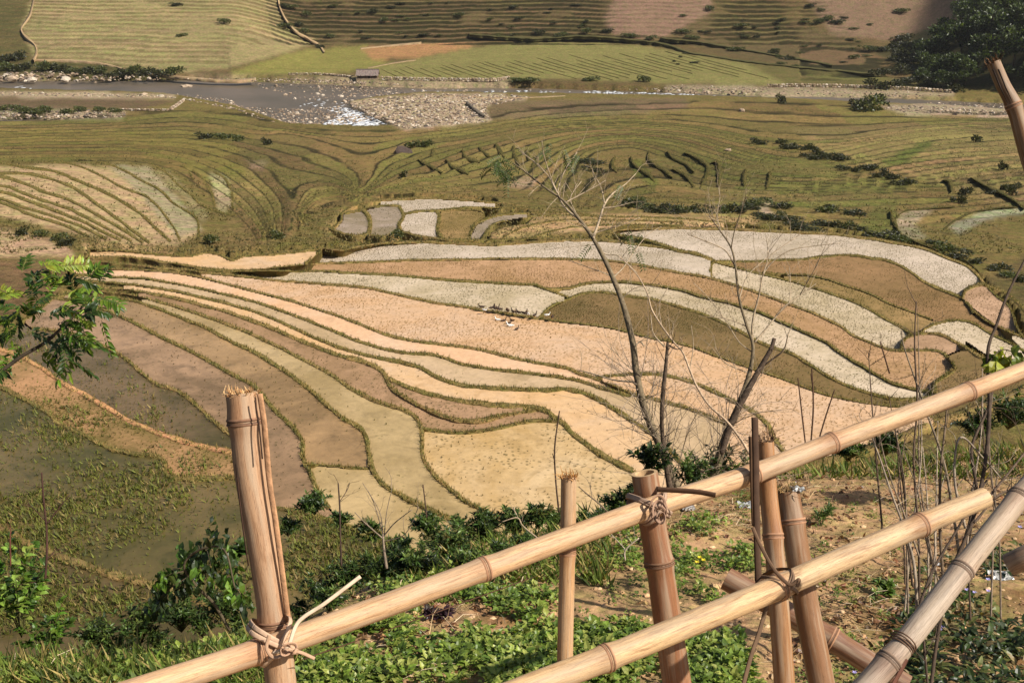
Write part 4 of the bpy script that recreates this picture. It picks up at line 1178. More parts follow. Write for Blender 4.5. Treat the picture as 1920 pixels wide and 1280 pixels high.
BELT = R3((410,800),(450,805),(560,800),(590,825),(620,830),(640,825),(690,835),(720,830),(745,850),(700,870),(750,885),(790,875),(835,890),(870,880),(890,890),
          (1040,945),(1060,940),(1095,990),(1130,975),(1165,990),(1195,995),(1215,1030),(1260,1030),(1270,1020),(905,940),(975,955))
for k_, (u, v) in enumerate(BELT):
    shrub(u, v + 3, rng.uniform(12, 26), rng.uniform(6, 13), 'dark%d' % (k_ % 3), 'dark shrub in the belt running down the right terraces', 'dark shrubs of the belt on the right terraces')
for k_, (u, v) in enumerate(R3((1590,1085),(1520,1125),(1570,1135),(1735,1085),(1810,1060),(1850,1085),(1860,1055),(1800,945),(1655,790))):
    shrub(u, v + 3, rng.uniform(11, 20), rng.uniform(8, 17), 'dark%d' % (k_ % 3), 'small dark shrub scattered on the right terraces', 'small dark shrubs on the right terraces')
for k_, (u, v) in enumerate(R3((0,1180),(60,1170),(120,1185),(150,1160),(230,1190),(280,1175),(330,1180),(380,1160),(410,1140),(450,1210),(500,1225),(545,1160),(560,1200),(600,1225),(640,1250),(700,1275),(800,1185),(830,1165),(780,1250),(850,1265),(920,1270),(980,1280),(950,1195)) + R2((1650,1150),(1700,1160),(1760,1180),(1820,1160),(1880,1180),(1640,1130),(1400,905),(1415,950))
                            + full((1745,452),(1770,464),(1800,477),(1832,489),(1862,502),(1892,514),(1915,524),(1880,500),(1650,440),(1690,448))):
    shrub(u, v + 4, rng.uniform(14, 44), rng.uniform(6, 15), ('dark%d' % (k_ % 3)) if k_ % 4 else 'mid0', *(('dark leafy shrub of the hedge behind the bare trees', 'shrubs of the hedge behind the bare trees') if u < 1660 else ('dark leafy shrub of the hedge along the rounded pale paddy', 'shrubs of the hedge along the rounded pale paddy')))
for k_, (u, v) in enumerate(R1((30,395),(95,400),(140,395),(250,400),(300,395),(360,405),(420,410),(470,415),(520,405),(570,415),(640,430),(700,420),(760,420),(820,425),(880,425),(980,425),(110,330),(40,350))):
    shrub(u, v, rng.uniform(18, 32), rng.uniform(8, 17), ('dark%d' % (k_ % 3)) if k_ % 3 else 'mid1', 'bushy shrub on the far river bank below the pale hill', 'shrubs along the far river bank')
for k_, (u, v) in enumerate(R1((120,625),(160,635),(210,640),(250,630),(380,640),(450,625),(20,620),(560,625),(650,630)) + R2((980,460),(1010,460),(1070,465),(1400,455),(1700,460))):
    shrub(u, v, rng.uniform(16, 26), rng.uniform(7, 11), 'mid%d' % (k_ % 2), 'low green shrub beside the river', 'low shrubs beside the river')
for k_, (u, v) in enumerate(R1((1150,780),(1240,785),(1330,790),(1500,815)) + R2((400,830),(480,830),(350,1000)) + A_((1190,90),(1560,60),(380,100),(330,70),(230,50),(130,40))):
    shrub(u, v, rng.uniform(14, 26), rng.uniform(9, 18), 'mid%d' % (k_ % 2) if k_ % 3 else 'dark1', 'scrubby shrub on the middle slope between the terraces', 'scrubby shrubs on the middle slope')
shrub(1628, 207, 48, 30, 'mid0', 'round green bush overhanging the river on the right'); shrub(1605, 200, 20, 16, 'dark0', 'small dark bush leaning from the round riverside bush')
shrub(1464, 194, 14, 20, 'dark1', 'lone upright bush at the near river edge'); shrub(745, 445, 22, 14, 'mid1', 'green shrub at the foot of the silver pocket terrace')
for k_, (u, v) in enumerate(full((560,48),(575,30),(545,15),(600,90),(620,70),(535,52),(530,12),(570,62),(860,30),(1010,62),(1050,68),(1100,62),(1140,60),(1180,70),(1220,74),(700,22),(720,40),(1390,52),(1420,70),(1330,20),(1550,38),(1570,44),(1540,20),(1690,25),(1520,12),(420,44),(340,68),(330,10),(1460,108),(1380,96),(1450,100),(1280,62),(1300,72),(1480,112),(1600,110),(1630,95))):
    lab = 'dark scrub along the path right of the pale hill' if 500 < u < 640 else 'dark scrub speck on the pale hill' if u < 500 else 'dark scrub on the hillside above the green riverside fields' if u < 1240 else 'dark scrub among the far right terraces'
    shrub(u, v, rng.uniform(10, 24), rng.uniform(5, 9), 'mid%d' % (k_ % 2) if k_ % 3 else 'dark1', lab, lab.replace('speck', 'specks'))
for k_, (u, v) in enumerate(zip(np.concatenate([rng.uniform(620, 1130, 36), rng.uniform(1250, 1640, 40)]), np.concatenate([rng.uniform(2, 72, 36), rng.uniform(30, 130, 40)]))):
    lab = 'tiny dark scrub on the dark hillside terraces' if u < 1200 else 'tiny dark scrub on the far right terraces'
    shrub(u, v, rng.uniform(6, 18), rng.uniform(2, 4.5), 'mid%d' % (k_ % 2) if k_ % 2 else 'dark1', lab, lab)
for k_, (u, v) in enumerate(zip(rng.uniform(1640, 1790, 34), rng.uniform(70, 172, 34))):
    shrub(u, v, rng.uniform(16, 34), rng.uniform(9, 18), 'dark%d' % (k_ % 3), 'dark bush of the thicket at the foot of the wooded slope', 'bushes at the foot of the wooded slope')

TREE = {}
for k_ in range(4):
    mb = MB(); bl_ = []
    for i in range(11):
        a = i * 2.4 + k_; r = 0.30 * math.sqrt((i + .5) / 11)
        bl_.append(((r * math.cos(a), r * math.sin(a), 0.42 + 0.5 * rng.random() - r * .5), (0.17 + .08 * rng.random(), .16 + .06 * rng.random(), 0.13 + .05 * rng.random())))
    crown_geo(mb, bl_, 95, 0.085, [srgb((62,74,40)), srgb((78,92,46)), srgb((52,60,34)), srgb((98,110,58))])
    c = mb.arrays(); mb2 = MB()
    tube_mesh(mb2, [(0, 0, -.08), (.01, 0, .2), (-.01, .01, .45), (0, 0, .75)], [.03, .024, .018, .006], 7, srgb((96,82,66)))
    for (cc_, rr_) in bl_[::2]:
        tube_mesh(mb2, [(0, 0, .25), (cc_[0] * .5, cc_[1] * .5, .3 + cc_[2] * .25), cc_], [.013, .009, .003], 5, srgb((96,82,66)))
    s = mb2.arrays()
    a = mesh_np('crown', c[0], c[1], M_LEAF, tint=c[2]); b = mesh_np('trunk', s[0], s[1], M_BARK, tint=s[2])
    TREE[k_] = (a.data, b.data); bpy.data.objects.remove(a); bpy.data.objects.remove(b)
def big_tree(u, v, hpx, label, group):
    p = hit(np.array([float(u)]), np.array([float(v)]))[0]
    t = empty('tree', p, label, 'tree', group)
    s = hpx * np.linalg.norm(p) / FPX
    for nm, me in zip(('crown', 'trunk'), TREE[rng.integers(0, 4)]):
        o = bpy.data.objects.new(nm, me); COL.objects.link(o); o.parent = t
    t.scale = (s * rng.uniform(.9, 1.3),) * 2 + (s,); t.rotation_euler = (0, 0, rng.random() * 6.28)
for (u, v, h) in ((1730,112,36),(1745,120,52),(1770,100,60),(1800,110,66),(1830,95,72),(1860,90,70),(1895,85,66),(1925,80,70),(1780,75,40),(1815,55,50),(1850,50,54),(1890,45,56),(1930,40,60),
                  (1740,145,46),(1780,150,52),(1810,160,52),(1850,130,64),(1900,125,70),(1940,130,74),(1965,90,70),(1990,140,80),(1830,140,54),(1790,165,34),(1875,160,40),(1935,165,50),(1725,160,32),(1765,165,34),(1800,45,40),(1820,25,44),(1840,32,40),(1880,22,44),(1960,30,50)):
    wh = 'at the foot of' if v >= 138 else 'along the crest of' if v < 65 else 'half way up'
    big_tree(u, v, h, 'dark broadleaf tree ' + wh + ' the wooded slope at the upper right', 'trees ' + wh + ' the wooded slope')

# ------------------------------------------------------------------ ducks on the wide orange paddy
def duck(u, v, white, standing, label, group=None, k=0.40, heading=None):
    z = FIELD_Z[label_id((1000, 650))]
    p = hit(np.array([u]), np.array([v]), z + (0.22 if standing else 0.0))[0]
    t = empty('duck', p, label, 'duck', group)
    base = srgb((244, 240, 232), 1.1) if white else srgb((74, 58, 48))
    lift = 0.14 if standing else -0.02
    path = np.array([(-.52, 0, .26), (-.40, 0, .22), (-.2, 0, .17), (0, 0, .16), (.2, 0, .19), (.33, 0, .27), (.39, 0, .40), (.42, 0, .52), (.48, 0, .58), (.55, 0, .575)]) + [0, 0, lift]
    rad = [.02, .07, .15, .17, .15, .10, .06, .06, .075, .03]
    ph = np.array([np.interp(np.linspace(0, 9, 28), range(10), path[:, i]) for i in range(3)]).T; rr = np.interp(np.linspace(0, 9, 28), range(10), rad)
    bv, bf = tube_geo(ph, rr, 8, up=(0, 1, 0))
    o = mesh_np('body', bv, bf, M_FEATHER, t, tint=np.broadcast_to(base, (len(bv), 3)))
    v2, f2 = tube_geo([(.54, 0, .57 + lift), (.60, 0, .56 + lift), (.66, 0, .55 + lift)], [.03, .032, .012], 6, .5, up=(0, 0, 1))
    mesh_np('bill', v2, f2, M_FEATHER, t, tint=np.broadcast_to(srgb((220,150,60)), (len(v2), 3)))
    for sgn in (-1, 1):
        v3 = np.array([(-.42, sgn * .05, .27), (-.1, sgn * .17, .24), (.18, sgn * .14, .26), (.1, sgn * .15, .12), (-.15, sgn * .165, .10)]) + [0, 0, lift]
        v3 = np.vstack([v3, v3 + [0, sgn * .025, 0]])
        mesh_np('wing', v3, [np.array([[0, 1, 2, 3, 4], [9, 8, 7, 6, 5]]), np.array([[i, (i + 1) % 5, (i + 1) % 5 + 5, i + 5] for i in range(5)])], M_FEATHER, t, tint=np.broadcast_to(base * (0.85 if white else 1.3), (10, 3)))
        if standing:
            v4, f4 = tube_geo([(.02, sgn * .07, .12), (.02, sgn * .07, .02), (.10, sgn * .07, .0)], [.015, .012, .02], 5)
            mesh_np('leg', v4, f4, M_FEATHER, t, tint=np.broadcast_to(srgb((220,140,60)), (len(v4), 3)))
    t.scale = (k,) * 3; t.rotation_euler = (0, 0, heading if heading is not None else rng.random() * 6.28)
def label_id(seed):
    return [s[0] for s in SEEDS].index(seed) + 1
M_FEATHER = mat_tint('feathers', 0.7, 0.2, (0.85, 1.12), 20)
for (x, y) in ((790,455),(845,460),(862,462),(875,463),(890,468),(932,472),(938,478),(966,482),(985,484),(998,486),(1026,490),(1040,491),(1088,502),(1186,512)):
    u, v = B_((x, y))[0]; duck(u, v, False, True, 'dark duck standing in the row along the bund', 'dark ducks on the bund', 0.5)
for (x, y, w, lab) in ((806,472,True,'white duck at the left end of the row on the bund'), (1052,494,True,'white duck among the dark ones on the bund'), (1157,500,True,'white duck at the right end of the row by the brown field')):
    u, v = B_((x, y))[0]; duck(u, v, w, True, lab, None, 0.42)
for (x, y, w, lab, hd) in ((835,481,False,'brown duck just below the bund in the orange paddy',0.2), (880,521,True,'white duck swimming at the left of the small flock',2.8), (912,526,False,'dark duck swimming right beside the left white one',0.4), (961,524,False,'dark duck swimming at the upper right of the flock',2.6),
                           (942,540,False,'brown duck swimming in the middle of the flock',0.3), (950,555,True,'largest white duck at the front of the flock',2.9), (988,573,False,'small brown duck trailing below the flock',1.0)):
    u, v = B_((x, y))[0]; duck(u, v, w, False, lab, None, 0.56 if 'largest' in lab else 0.44, hd)
# ------------------------------------------------------------------ the near hillside below the camera
def edge_y(a):
    u = 960 + a * 1855
    return np.interp(u, [-600, 200, 500, 750, 1000, 1200, 1500, 1900, 2500], [5.0, 5.1, 5.35, 6.5, 7.3, 8.2, 9.4, 10.6, 12.0])
def N(x, y):
    x = np.asarray(x, float); y = np.asarray(y, float)
    a = x / np.maximum(y, 0.3)
    e = edge_y(a) + 0.5 * fbm(x / 1.3, y / 1.3, 71, 2)
    over = np.logaddexp(0, (y - e) / 0.35) * 0.35
    z = -2.08 - 0.26 * y - 1.15 * over
    z = z + 0.10 * fbm(x / 0.9, y / 0.9, 72, 3) + 0.06 * fbm(x / 0.22, y / 0.22, 73, 3)
    return z
def Nfine(x, y):
    return N(x, y) + 0.035 * np.maximum(0, fbm(x / 0.09, y / 0.09, 75, 3)) + 0.02 * fbm(x / 0.035, y / 0.035, 76, 2)
def nhit(u, v):
    r = ray(np.asarray(u, float), np.asarray(v, float)); shp = r.shape[:-1]; r = r.reshape(-1, 3)
    ts = np.linspace(2.0, 16, 180); t0 = np.full(len(r), np.nan); done = np.zeros(len(r), bool)
    for t in ts:
        p = r * t; b = (p[:, 2] < N(p[:, 0], p[:, 1])) & ~done
        t0[b] = t; done |= b
    t0 = np.where(done, t0, 8.0)
    lo, hi = t0 - 0.08, t0.copy()
    for _ in range(8):
        m = (lo + hi) / 2; p = r * m[:, None]; b = p[:, 2] < N(p[:, 0], p[:, 1])
        hi = np.where(b, m, hi); lo = np.where(b, lo, m)
    return (r * hi[:, None]).reshape(shp + (3,)), done.reshape(shp)
ny = np.concatenate([np.linspace(-1.5, 3.6, 26), np.geomspace(3.7, 11.5, 330), np.linspace(11.7, 26, 40)])
na = np.linspace(-0.72, 0.72, 400)
hy, ha = np.meshgrid(ny, na, indexing='ij')
hx = ha * np.maximum(hy, 2.2)
hz = Nfine(hx, hy)
w1 = fbm(hx / 0.5, hy / 0.5, 81, 4)[..., None]; w2 = fbm(hx / 0.12, hy / 0.12, 82, 3)[..., None]
soil = srgb((192,156,118)) * (1 + 0.5 * w2) ; damp = srgb((146,110,76)); straw_ = srgb((196,164,116)); moss = srgb((110,112,52))
tn = soil * (1 - smooth(.05, .28, w1)) + damp * smooth(.05, .28, w1)
tn = tn * (1 - smooth(.1, .3, w2) * .5) + straw_ * smooth(.1, .3, w2) * .5
gm = smooth(0.0, 0.25, fbm(hx / 0.8, hy / 0.8, 83, 3))[..., None] * 0.5
tn = tn * (1 - gm) + moss * gm
steep = smooth(0, 1.2, hy - edge_y(ha))[..., None]
tn = tn * (1 - steep) + srgb((96,88,48)) * steep
nr, nc = hx.shape
i0 = np.arange(nr - 1)[:, None] * nc + np.arange(nc - 1)[None]
M_SOIL = mat_ground('near_soil', 22.0, 3.0, (0.68, 1.3), 0.6, 0.02)
o = mesh_np('near_slope', np.stack([hx, hy, hz], -1).reshape(-1, 3), np.stack([i0, i0 + 1, i0 + nc + 1, i0 + nc], -1).reshape(-1, 4), M_SOIL, tint=tn.reshape(-1, 3))
tag(o, 'near hillside of crumbly tan soil behind the bamboo fence', kind='structure')

# ------------------------------------------------------------------ clods, litter, weeds
SOILC = [srgb((206,166,122)), srgb((186,146,104)), srgb((220,184,140)), srgb((164,128,92))]
n = 3200
u = rng.uniform(480, 1960, n); v = 790 + 520 * rng.random(n)
p, ok = nhit(u, v); p = p[ok]
stones('soil_crumbs', p, 0.006 + 0.022 * rng.random(len(p)) ** 3, SOILC, 'small crumbs of tan soil scattered over the near slope', 'soil', 21)
for k_, (u, v, px, lab) in enumerate(((990,1195,44,'biggest tan soil clod among the weeds'), (937,1187,22,'small soil clod left of the biggest one'), (922,1208,18,'tiny soil clod below the small one in the weeds'), (1205,1130,24,'soil clod in front of the dark hollow by the thin stake'), (716,1195,26,'soil clod at the left among the weeds under the rail'),
                                  (770,1150,30,'tan clod just under the bamboo rail'), (860,1085,26,'soil clod beneath the node of the upper rail'), (1000,1120,20,'soil clod by the bright green seedlings'), (1340,1100,22,'soil clod beside the green weeds right of the dark post'), (1180,1200,20,'crumbly clod between the thin stake and the dark post'))):
    q, _ = nhit(np.array([u]), np.array([v]))
    sv_, sf = stone_geo((1, .8, .75), 900 + k_, 2)
    sv_ = sv_ * (1 + 0.25 * rng.normal(size=(len(sv_), 1)) * .5) * px / 2 * np.linalg.norm(q[0]) / FPX
    tag(mesh_np('soil_clod', sv_, sf, M_SOIL, tint=np.broadcast_to(SOILC[k_ % 3], (len(sv_), 3)), smooth_shade=False), lab, 'soil clod').location = q[0]

DENSE = [([(690,1100),(860,1060),(1000,1035),(1050,1060),(1060,1130),(1000,1190),(880,1180),(800,1170)], 900, 1.0), ([(560,1200),(700,1160),(860,1170),(1000,1180),(1120,1170),(1230,1190),(1280,1300),(430,1300)], 1500, 1.1),
         ([(1080,1060),(1200,1040),(1210,1110),(1120,1110)], 130, .8), ([(1250,1000),(1320,960),(1420,1010),(1430,1110),(1320,1140),(1260,1110)], 420, .9), ([(1270,1210),(1380,1200),(1420,1300),(1280,1300)], 220, 1.1),
         ([(1140,960),(1230,970),(1240,1050),(1120,1050)], 120, .8), ([(-20,1180),(200,1160),(460,1150),(560,1200),(450,1300),(-20,1300)], 1300, 1.0)]
SPARSE = [([(1380,850),(1900,800),(1950,900),(1700,1000),(1500,1020),(1380,960)], 420, .7), ([(1480,1000),(1720,980),(1640,1290),(1480,1290)], 300, .8), ([(1100,950),(1400,900),(1420,1000),(1250,1000)], 160, .6), ([(1020,1030),(1200,1100),(1240,1300),(1080,1300)], 170, .8), ([(620,1130),(760,1090),(900,1100),(760,1180)], 120, .7)]
RIGHT_DARK = [([(1700,1080),(1960,1000),(1980,1310),(1660,1310)], 400, .85), ([(1560,840),(1760,800),(1960,760),(1960,840),(1700,860)], 420, .9)]
GREENS = [srgb((122,146,54)), srgb((146,162,70)), srgb((94,118,46)), srgb((166,172,86)), srgb((112,132,56))]
DGREENS = [srgb((62,80,36)), srgb((78,96,44)), srgb((50,62,32)), srgb((112,116,60)), srgb((150,132,90))]
SGREENS = [srgb((126,140,60)), srgb((150,150,74)), srgb((104,124,54))]
def weeds(zones, pal, name, label, llen=(.02, .045), lobed=True, rise=0.5, wid=.55):
    mb = MB()
    for poly, n, sc_ in zones:
        p = in_poly_points(poly, n); q, ok = nhit(p[:, 0], p[:, 1]); q = q[ok]
        q = q[fbm(q[:, 0] / .35, q[:, 1] / .35, 88, 3) > rng.normal(0.01, .07, len(q))]
        m = len(q); nl = 8
        a = rng.random((m, 1)) * 6.28 + np.arange(nl)[None] * 2.4 + rng.normal(0, .3, (m, nl))
        el = np.clip(rng.normal(rise, .3, (m, nl)), -.1, 1.3)
        d = np.stack([np.cos(a) * np.cos(el), np.sin(a) * np.cos(el), np.sin(el)], -1)
        hgt = rng.random((m, nl)) * .05 * sc_
        r = (.006 + .03 * rng.random((m, nl))) * sc_
        base = q[:, None] + d * r[..., None] + np.stack([a * 0, a * 0, hgt], -1)
        ln = (llen[0] + (llen[1] - llen[0]) * rng.random((m, nl))) * sc_ * (0.7 + .6 * rng.random((m, 1)))
        pc = np.asarray(pal)[rng.integers(0, len(pal), m)][:, None] * (1 + .3 * (rng.random((m, nl, 1)) * 2 - 1))
        B, Dd, L, Cc = base.reshape(-1, 3), d.reshape(-1, 3), ln.ravel(), pc.reshape(-1, 3)
        upv = np.broadcast_to([0, 0, 1.0], B.shape) + rng.normal(0, .25, B.shape)
        v, f = leaf_geo(B, Dd, upv, L, L * wid, .12, .3); mb.add(v, f, np.repeat(Cc, 8, 0))
        if lobed:
            s = unit(np.cross(Dd, upv))
            for sg in (-1, 1):
                d2 = unit(Dd * .6 + s * sg); s2 = unit(np.cross(d2, upv)); b0 = B + Dd * L[:, None] * .25; l2 = (L * .55)[:, None]
                v = np.stack([b0, b0 + d2 * l2 * .5 + s2 * l2 * .3, b0 + d2 * l2 - upv * l2 * .15, b0 + d2 * l2 * .5 - s2 * l2 * .3], 1).reshape(-1, 3)
                mb.add(v, np.arange(len(v)).reshape(-1, 4), np.repeat(Cc * .95, 4, 0))
    v, f, t = mb.arrays()
    return tag(mesh_np(name, v, f, M_LEAF, tint=t, smooth_shade=False), label, 'weeds', kind='stuff')
weeds(DENSE, GREENS, 'green_weeds', 'bright green leafy weeds covering the soil under the fence')
weeds(SPARSE, SGREENS, 'sparse_weeds', 'small scattered weeds on the bare tan soil', (.015, .035))
weeds(RIGHT_DARK, DGREENS, 'dark_weeds', 'dark leafy weeds at the lower right below the pale pole', (.04, .08), False, .4, .42)
# dry litter and straws
def straws(zones, name, label, cols, ln=(.05, .25), r=.0016):
    mb = MB()
    for poly, n in zones:
        p = in_poly_points(poly, n); q, ok = nhit(p[:, 0], p[:, 1]); q = q[ok]
        for c in q:
            a = rng.random() * 6.28; L = ln[0] + (ln[1] - ln[0]) * rng.random() ** 2; e = rng.uniform(0, .35)
            d = np.array([math.cos(a), math.sin(a), e])
            v, f = tube_geo([c + [0, 0, .008], c + d * L * .5 + [0, 0, .02], c + d * L + [0, 0, .006 - .26 * max(0, d[1]) * L]], [r * 1.2, r, r * .6], 3, cap=False)
            mb.add(v, f, cols[rng.integers(0, len(cols))] * (.8 + .4 * rng.random()))
    v, f, t = mb.arrays()
    return tag(mesh_np(name, v, f, M_BARK, tint=t, smooth_shade=False), label, 'litter', kind='stuff')
straws([([(1100,900),(1480,860),(1560,930),(1450,1000),(1250,1000)], 520), ([(1480,840),(1960,780),(1960,950),(1560,1250),(1480,1290)], 520), ([(560,1120),(900,1040),(1250,1300),(500,1300)], 170), ([(0,1190),(330,1190),(500,1290),(0,1300)], 240)],
       'dry_straw', 'dry straws and twigs lying on the near slope', [srgb((206,176,130)), srgb((172,140,100)), srgb((130,104,78)), srgb((222,200,164))])
mb = MB()
for poly, n in (([(1100,900),(1480,850),(1960,770),(1960,960),(1560,1290),(1480,1290),(1430,1010),(1250,1010)], 1500), ([(560,1120),(900,1040),(1250,1300),(500,1300)], 350)):
    p = in_poly_points(poly, n); q, ok = nhit(p[:, 0], p[:, 1]); q = q[ok]; m = len(q)
    d = rand_dirs(m, -.2) * [1, 1, .3]; ln = rng.uniform(.02, .06, m)
    v, f = leaf_geo(q + [0, 0, .012], d, np.broadcast_to([0, 0, 1.0], q.shape) + rng.normal(0, .5, q.shape), ln, ln * .5, .25, .4)
    mb.add(v, f, shade(np.array([srgb((176,136,92)), srgb((138,100,68)), srgb((208,178,134)), srgb((112,86,62))])[rng.integers(0, 4)], m, .5))
v, f, t = mb.arrays()
tag(mesh_np('dead_leaves', v, f, M_LEAF, tint=t, smooth_shade=False), 'curled dead leaves scattered on the near slope', 'litter', kind='stuff')
# grass blades near the break of the slope and lower left
n = 9000
u = np.concatenate([rng.uniform(-40, 560, 5200), rng.uniform(520, 1150, 1500), rng.uniform(1400, 1960, 2300)]); v = np.concatenate([rng.uniform(1060, 1300, 5200), rng.uniform(960, 1100, 1500), rng.uniform(770, 900, 2300)])
q, ok = nhit(u, v); q = q[ok]
mr = rng.random(len(q))[:, None]
o = tufts_mesh('near_grass', q, .05 + .09 * rng.random(len(q)), np.where(mr < .5, srgb((112,128,48)), np.where(mr < .8, srgb((78,94,38)), srgb((176,156,92)))), 3, .06, .9)
tag(o, 'thin grass blades along the lip of the near slope', 'grass', kind='stuff')

# ------------------------------------------------------------------ bushes at the lip of the slope
def bush(u, v, rpx, label, pal, leaf=(.05, .09), wid=.3, n=260, squash=.75, group=None, name='bush', dy=0.0):
    q, ok = nhit(np.array([float(u)]), np.array([float(v)])); q = q[0]
    r = rpx * np.linalg.norm(q) / FPX
    t = empty(name, q, label, 'bush', group)
    mb = MB(); ms = MB()
    for i in range(max(6, int(n / 26))):
        a = rng.random() * 6.28; e = rng.uniform(.35, 1.4)
        d = np.array([math.cos(a) * math.cos(e), math.sin(a) * math.cos(e), math.sin(e)])
        tip = q + d * r * np.array([1, 1, squash * 1.35]) * (.6 + .5 * rng.random()) + [0, 0, -.02 * r]
        mid = q + (tip - q) * .5 + [0, 0, r * .15]
        pth = spline3([q - [0, 0, .02], mid, tip], 8)
        tv, tf = tube_geo(pth, np.linspace(.0035, .0012, len(pth)), 4); ms.add(tv, tf, srgb((100,96,56)))
        m = 26
        tt = rng.uniform(.25, 1, m); c = np.stack([np.interp(tt, np.linspace(0, 1, len(pth)), pth[:, k]) for k in range(3)], 1)
        dd = unit(rand_dirs(m, -.3) + d * .5)
        ln = rng.uniform(leaf[0], leaf[1], m)
        lv, lf = leaf_geo(c, dd, np.broadcast_to([0, 0, 1.0], c.shape) + rng.normal(0, .3, c.shape), ln, ln * wid, .15, .35)
        mb.add(lv, lf, shade(np.asarray(pal)[rng.integers(0, len(pal))], m, .35))
    v_, f_, t_ = mb.arrays(); part('foliage', v_, f_, M_LEAF, t, tint=t_, smooth_shade=False)
    v_, f_, t_ = ms.arrays(); part('stem', v_, f_, M_BARK, t, tint=t_)
    return t
def spline3(pts, n):
    p = np.asarray(pts, float); q = np.vstack([2 * p[0] - p[1], p, 2 * p[-1] - p[-2]]); out = []
    per = max(2, n // (len(p) - 1))
    for i in range(len(p) - 1):
        a, b, c, d = q[i:i + 4]; t = np.linspace(0, 1, per, endpoint=False)[:, None]
        out.append(.5 * ((2 * b) + (-a + c) * t + (2 * a - 5 * b + 4 * c - d) * t ** 2 + (-a + 3 * b - 3 * c + d) * t ** 3))
    return np.vstack(out + [p[-1:]])
LIPG = [srgb((64,84,36)), srgb((80,104,44)), srgb((52,66,32)), srgb((104,122,56))]
for k_, (u, v, r, lab) in enumerate(((265,1200,60,'low dark lance-leaved bush at the bottom left'), (340,1180,62,'lance-leaved bush in the middle of the left lip'), (420,1160,52,'lance-leaved bush just left of the tall bamboo post'), (600,1130,46,'lance-leaved bush behind the white split strip'),
                                     (655,1100,46,'dark bush at the foot of the twiggy grey sapling'), (770,1080,62,'dense dark bush above the upper rail in the middle'), (840,1050,58,'dense dark green bush right of the middle one'), (905,1020,52,'tall dark bush where the lip meets the round paddy'), (965,1000,44,'dark bush left of the thin bamboo stake'), (1010,985,34,'small dark bush touching the thin bamboo stake'),
                                     (1165,965,44,'dark bush between the thin stake and the dark post'), (800,1000,34,'small olive bush on the paddy edge'), (690,1010,30,'straggly bush at the edge of the yellow pool'), (590,960,34,'purple-flecked weedy bush right of the tall post'), (180,1215,50,'leafy bush at the lower left corner'), (1590,860,36,'leafy bush under the right half of the upper rail'), (1660,850,34,'low bush behind the upper rail on the right'), (1890,800,60,'dark bush at the right edge above the rail'), (1830,820,44,'dark bush beside the thicket stems'))):
    bush(u, v, r * 1.12, lab, LIPG if k_ % 3 else LIPG + [srgb((120,112,60))], leaf=(.026, .056), wid=.28, n=1150, group=None)
for k_, (u, v, r) in enumerate(((730,1090,40),(690,1075,34),(815,1020,34),(880,1075,40),(935,1050,34),(980,1030,30),(1040,985,26),(745,1040,30),(860,1000,30),(910,985,28),(620,1145,36),(560,1160,32),(380,1190,44),(300,1225,44),(450,1190,36),(220,1235,40),(1100,990,26),(1130,985,28),(540,1000,24),(640,985,22),(1190,940,30))):
    bush(u, v, r * 1.1, 'dark lance-leaved clump along the lip of the slope ' + ('left of the tall post' if u < 470 else 'between tall post and thin stake' if u < 1050 else 'between thin stake and dark post'), LIPG, leaf=(.024, .052), wid=.26, n=620, group='dark clumps on the lip ' + ('left' if u < 470 else 'middle' if u < 1050 else 'right'))
# broad-leaved plants
bush(40, 1190, 110, 'bright broad-leaved nettle-like bush at the left edge', [srgb((96,128,40)), srgb((124,156,54)), srgb((70,96,36)), srgb((140,164,70))], (.05, .085), .62, 420, 1.25, name='leafy_bush')
bush(100, 1230, 70, 'smaller leafy bush right of the nettle-like one', [srgb((96,128,40)), srgb((80,104,40))], (.04, .07), .6, 240, 1.1, name='leafy_bush')
bush(1345, 915, 66, 'dark leafy undergrowth at the foot of the bare trees', LIPG, (.03, .06), .34, 1100, .9)
bush(1222, 900, 52, 'dark broad-leaved sprig left of the bare tree trunk', [srgb((52,66,30)), srgb((74,92,40))], (.035, .065), .42, 420, 1.5)
bush(825, 1160, 34, 'small purple-leaved plant among the green weeds', [srgb((84,60,66)), srgb((70,50,58)), srgb((96,76,70))], (.03, .05), .6, 120, .6, name='purple_plant')
bush(445, 1050, 30, 'small leafy shoot touching the tall post', [srgb((70,92,38))], (.04, .08), .6, 60, .9)
bush(1540, 985, 30, 'feathery green tuft on the bare soil', [srgb((92,112,50))], (.05, .09), .12, 160, .8, name='grass_tuft')
bush(1660, 1115, 36, 'low green tuft right of the leaning stake', [srgb((104,128,52))], (.03, .05), .5, 160, .5, name='weed_tuft')

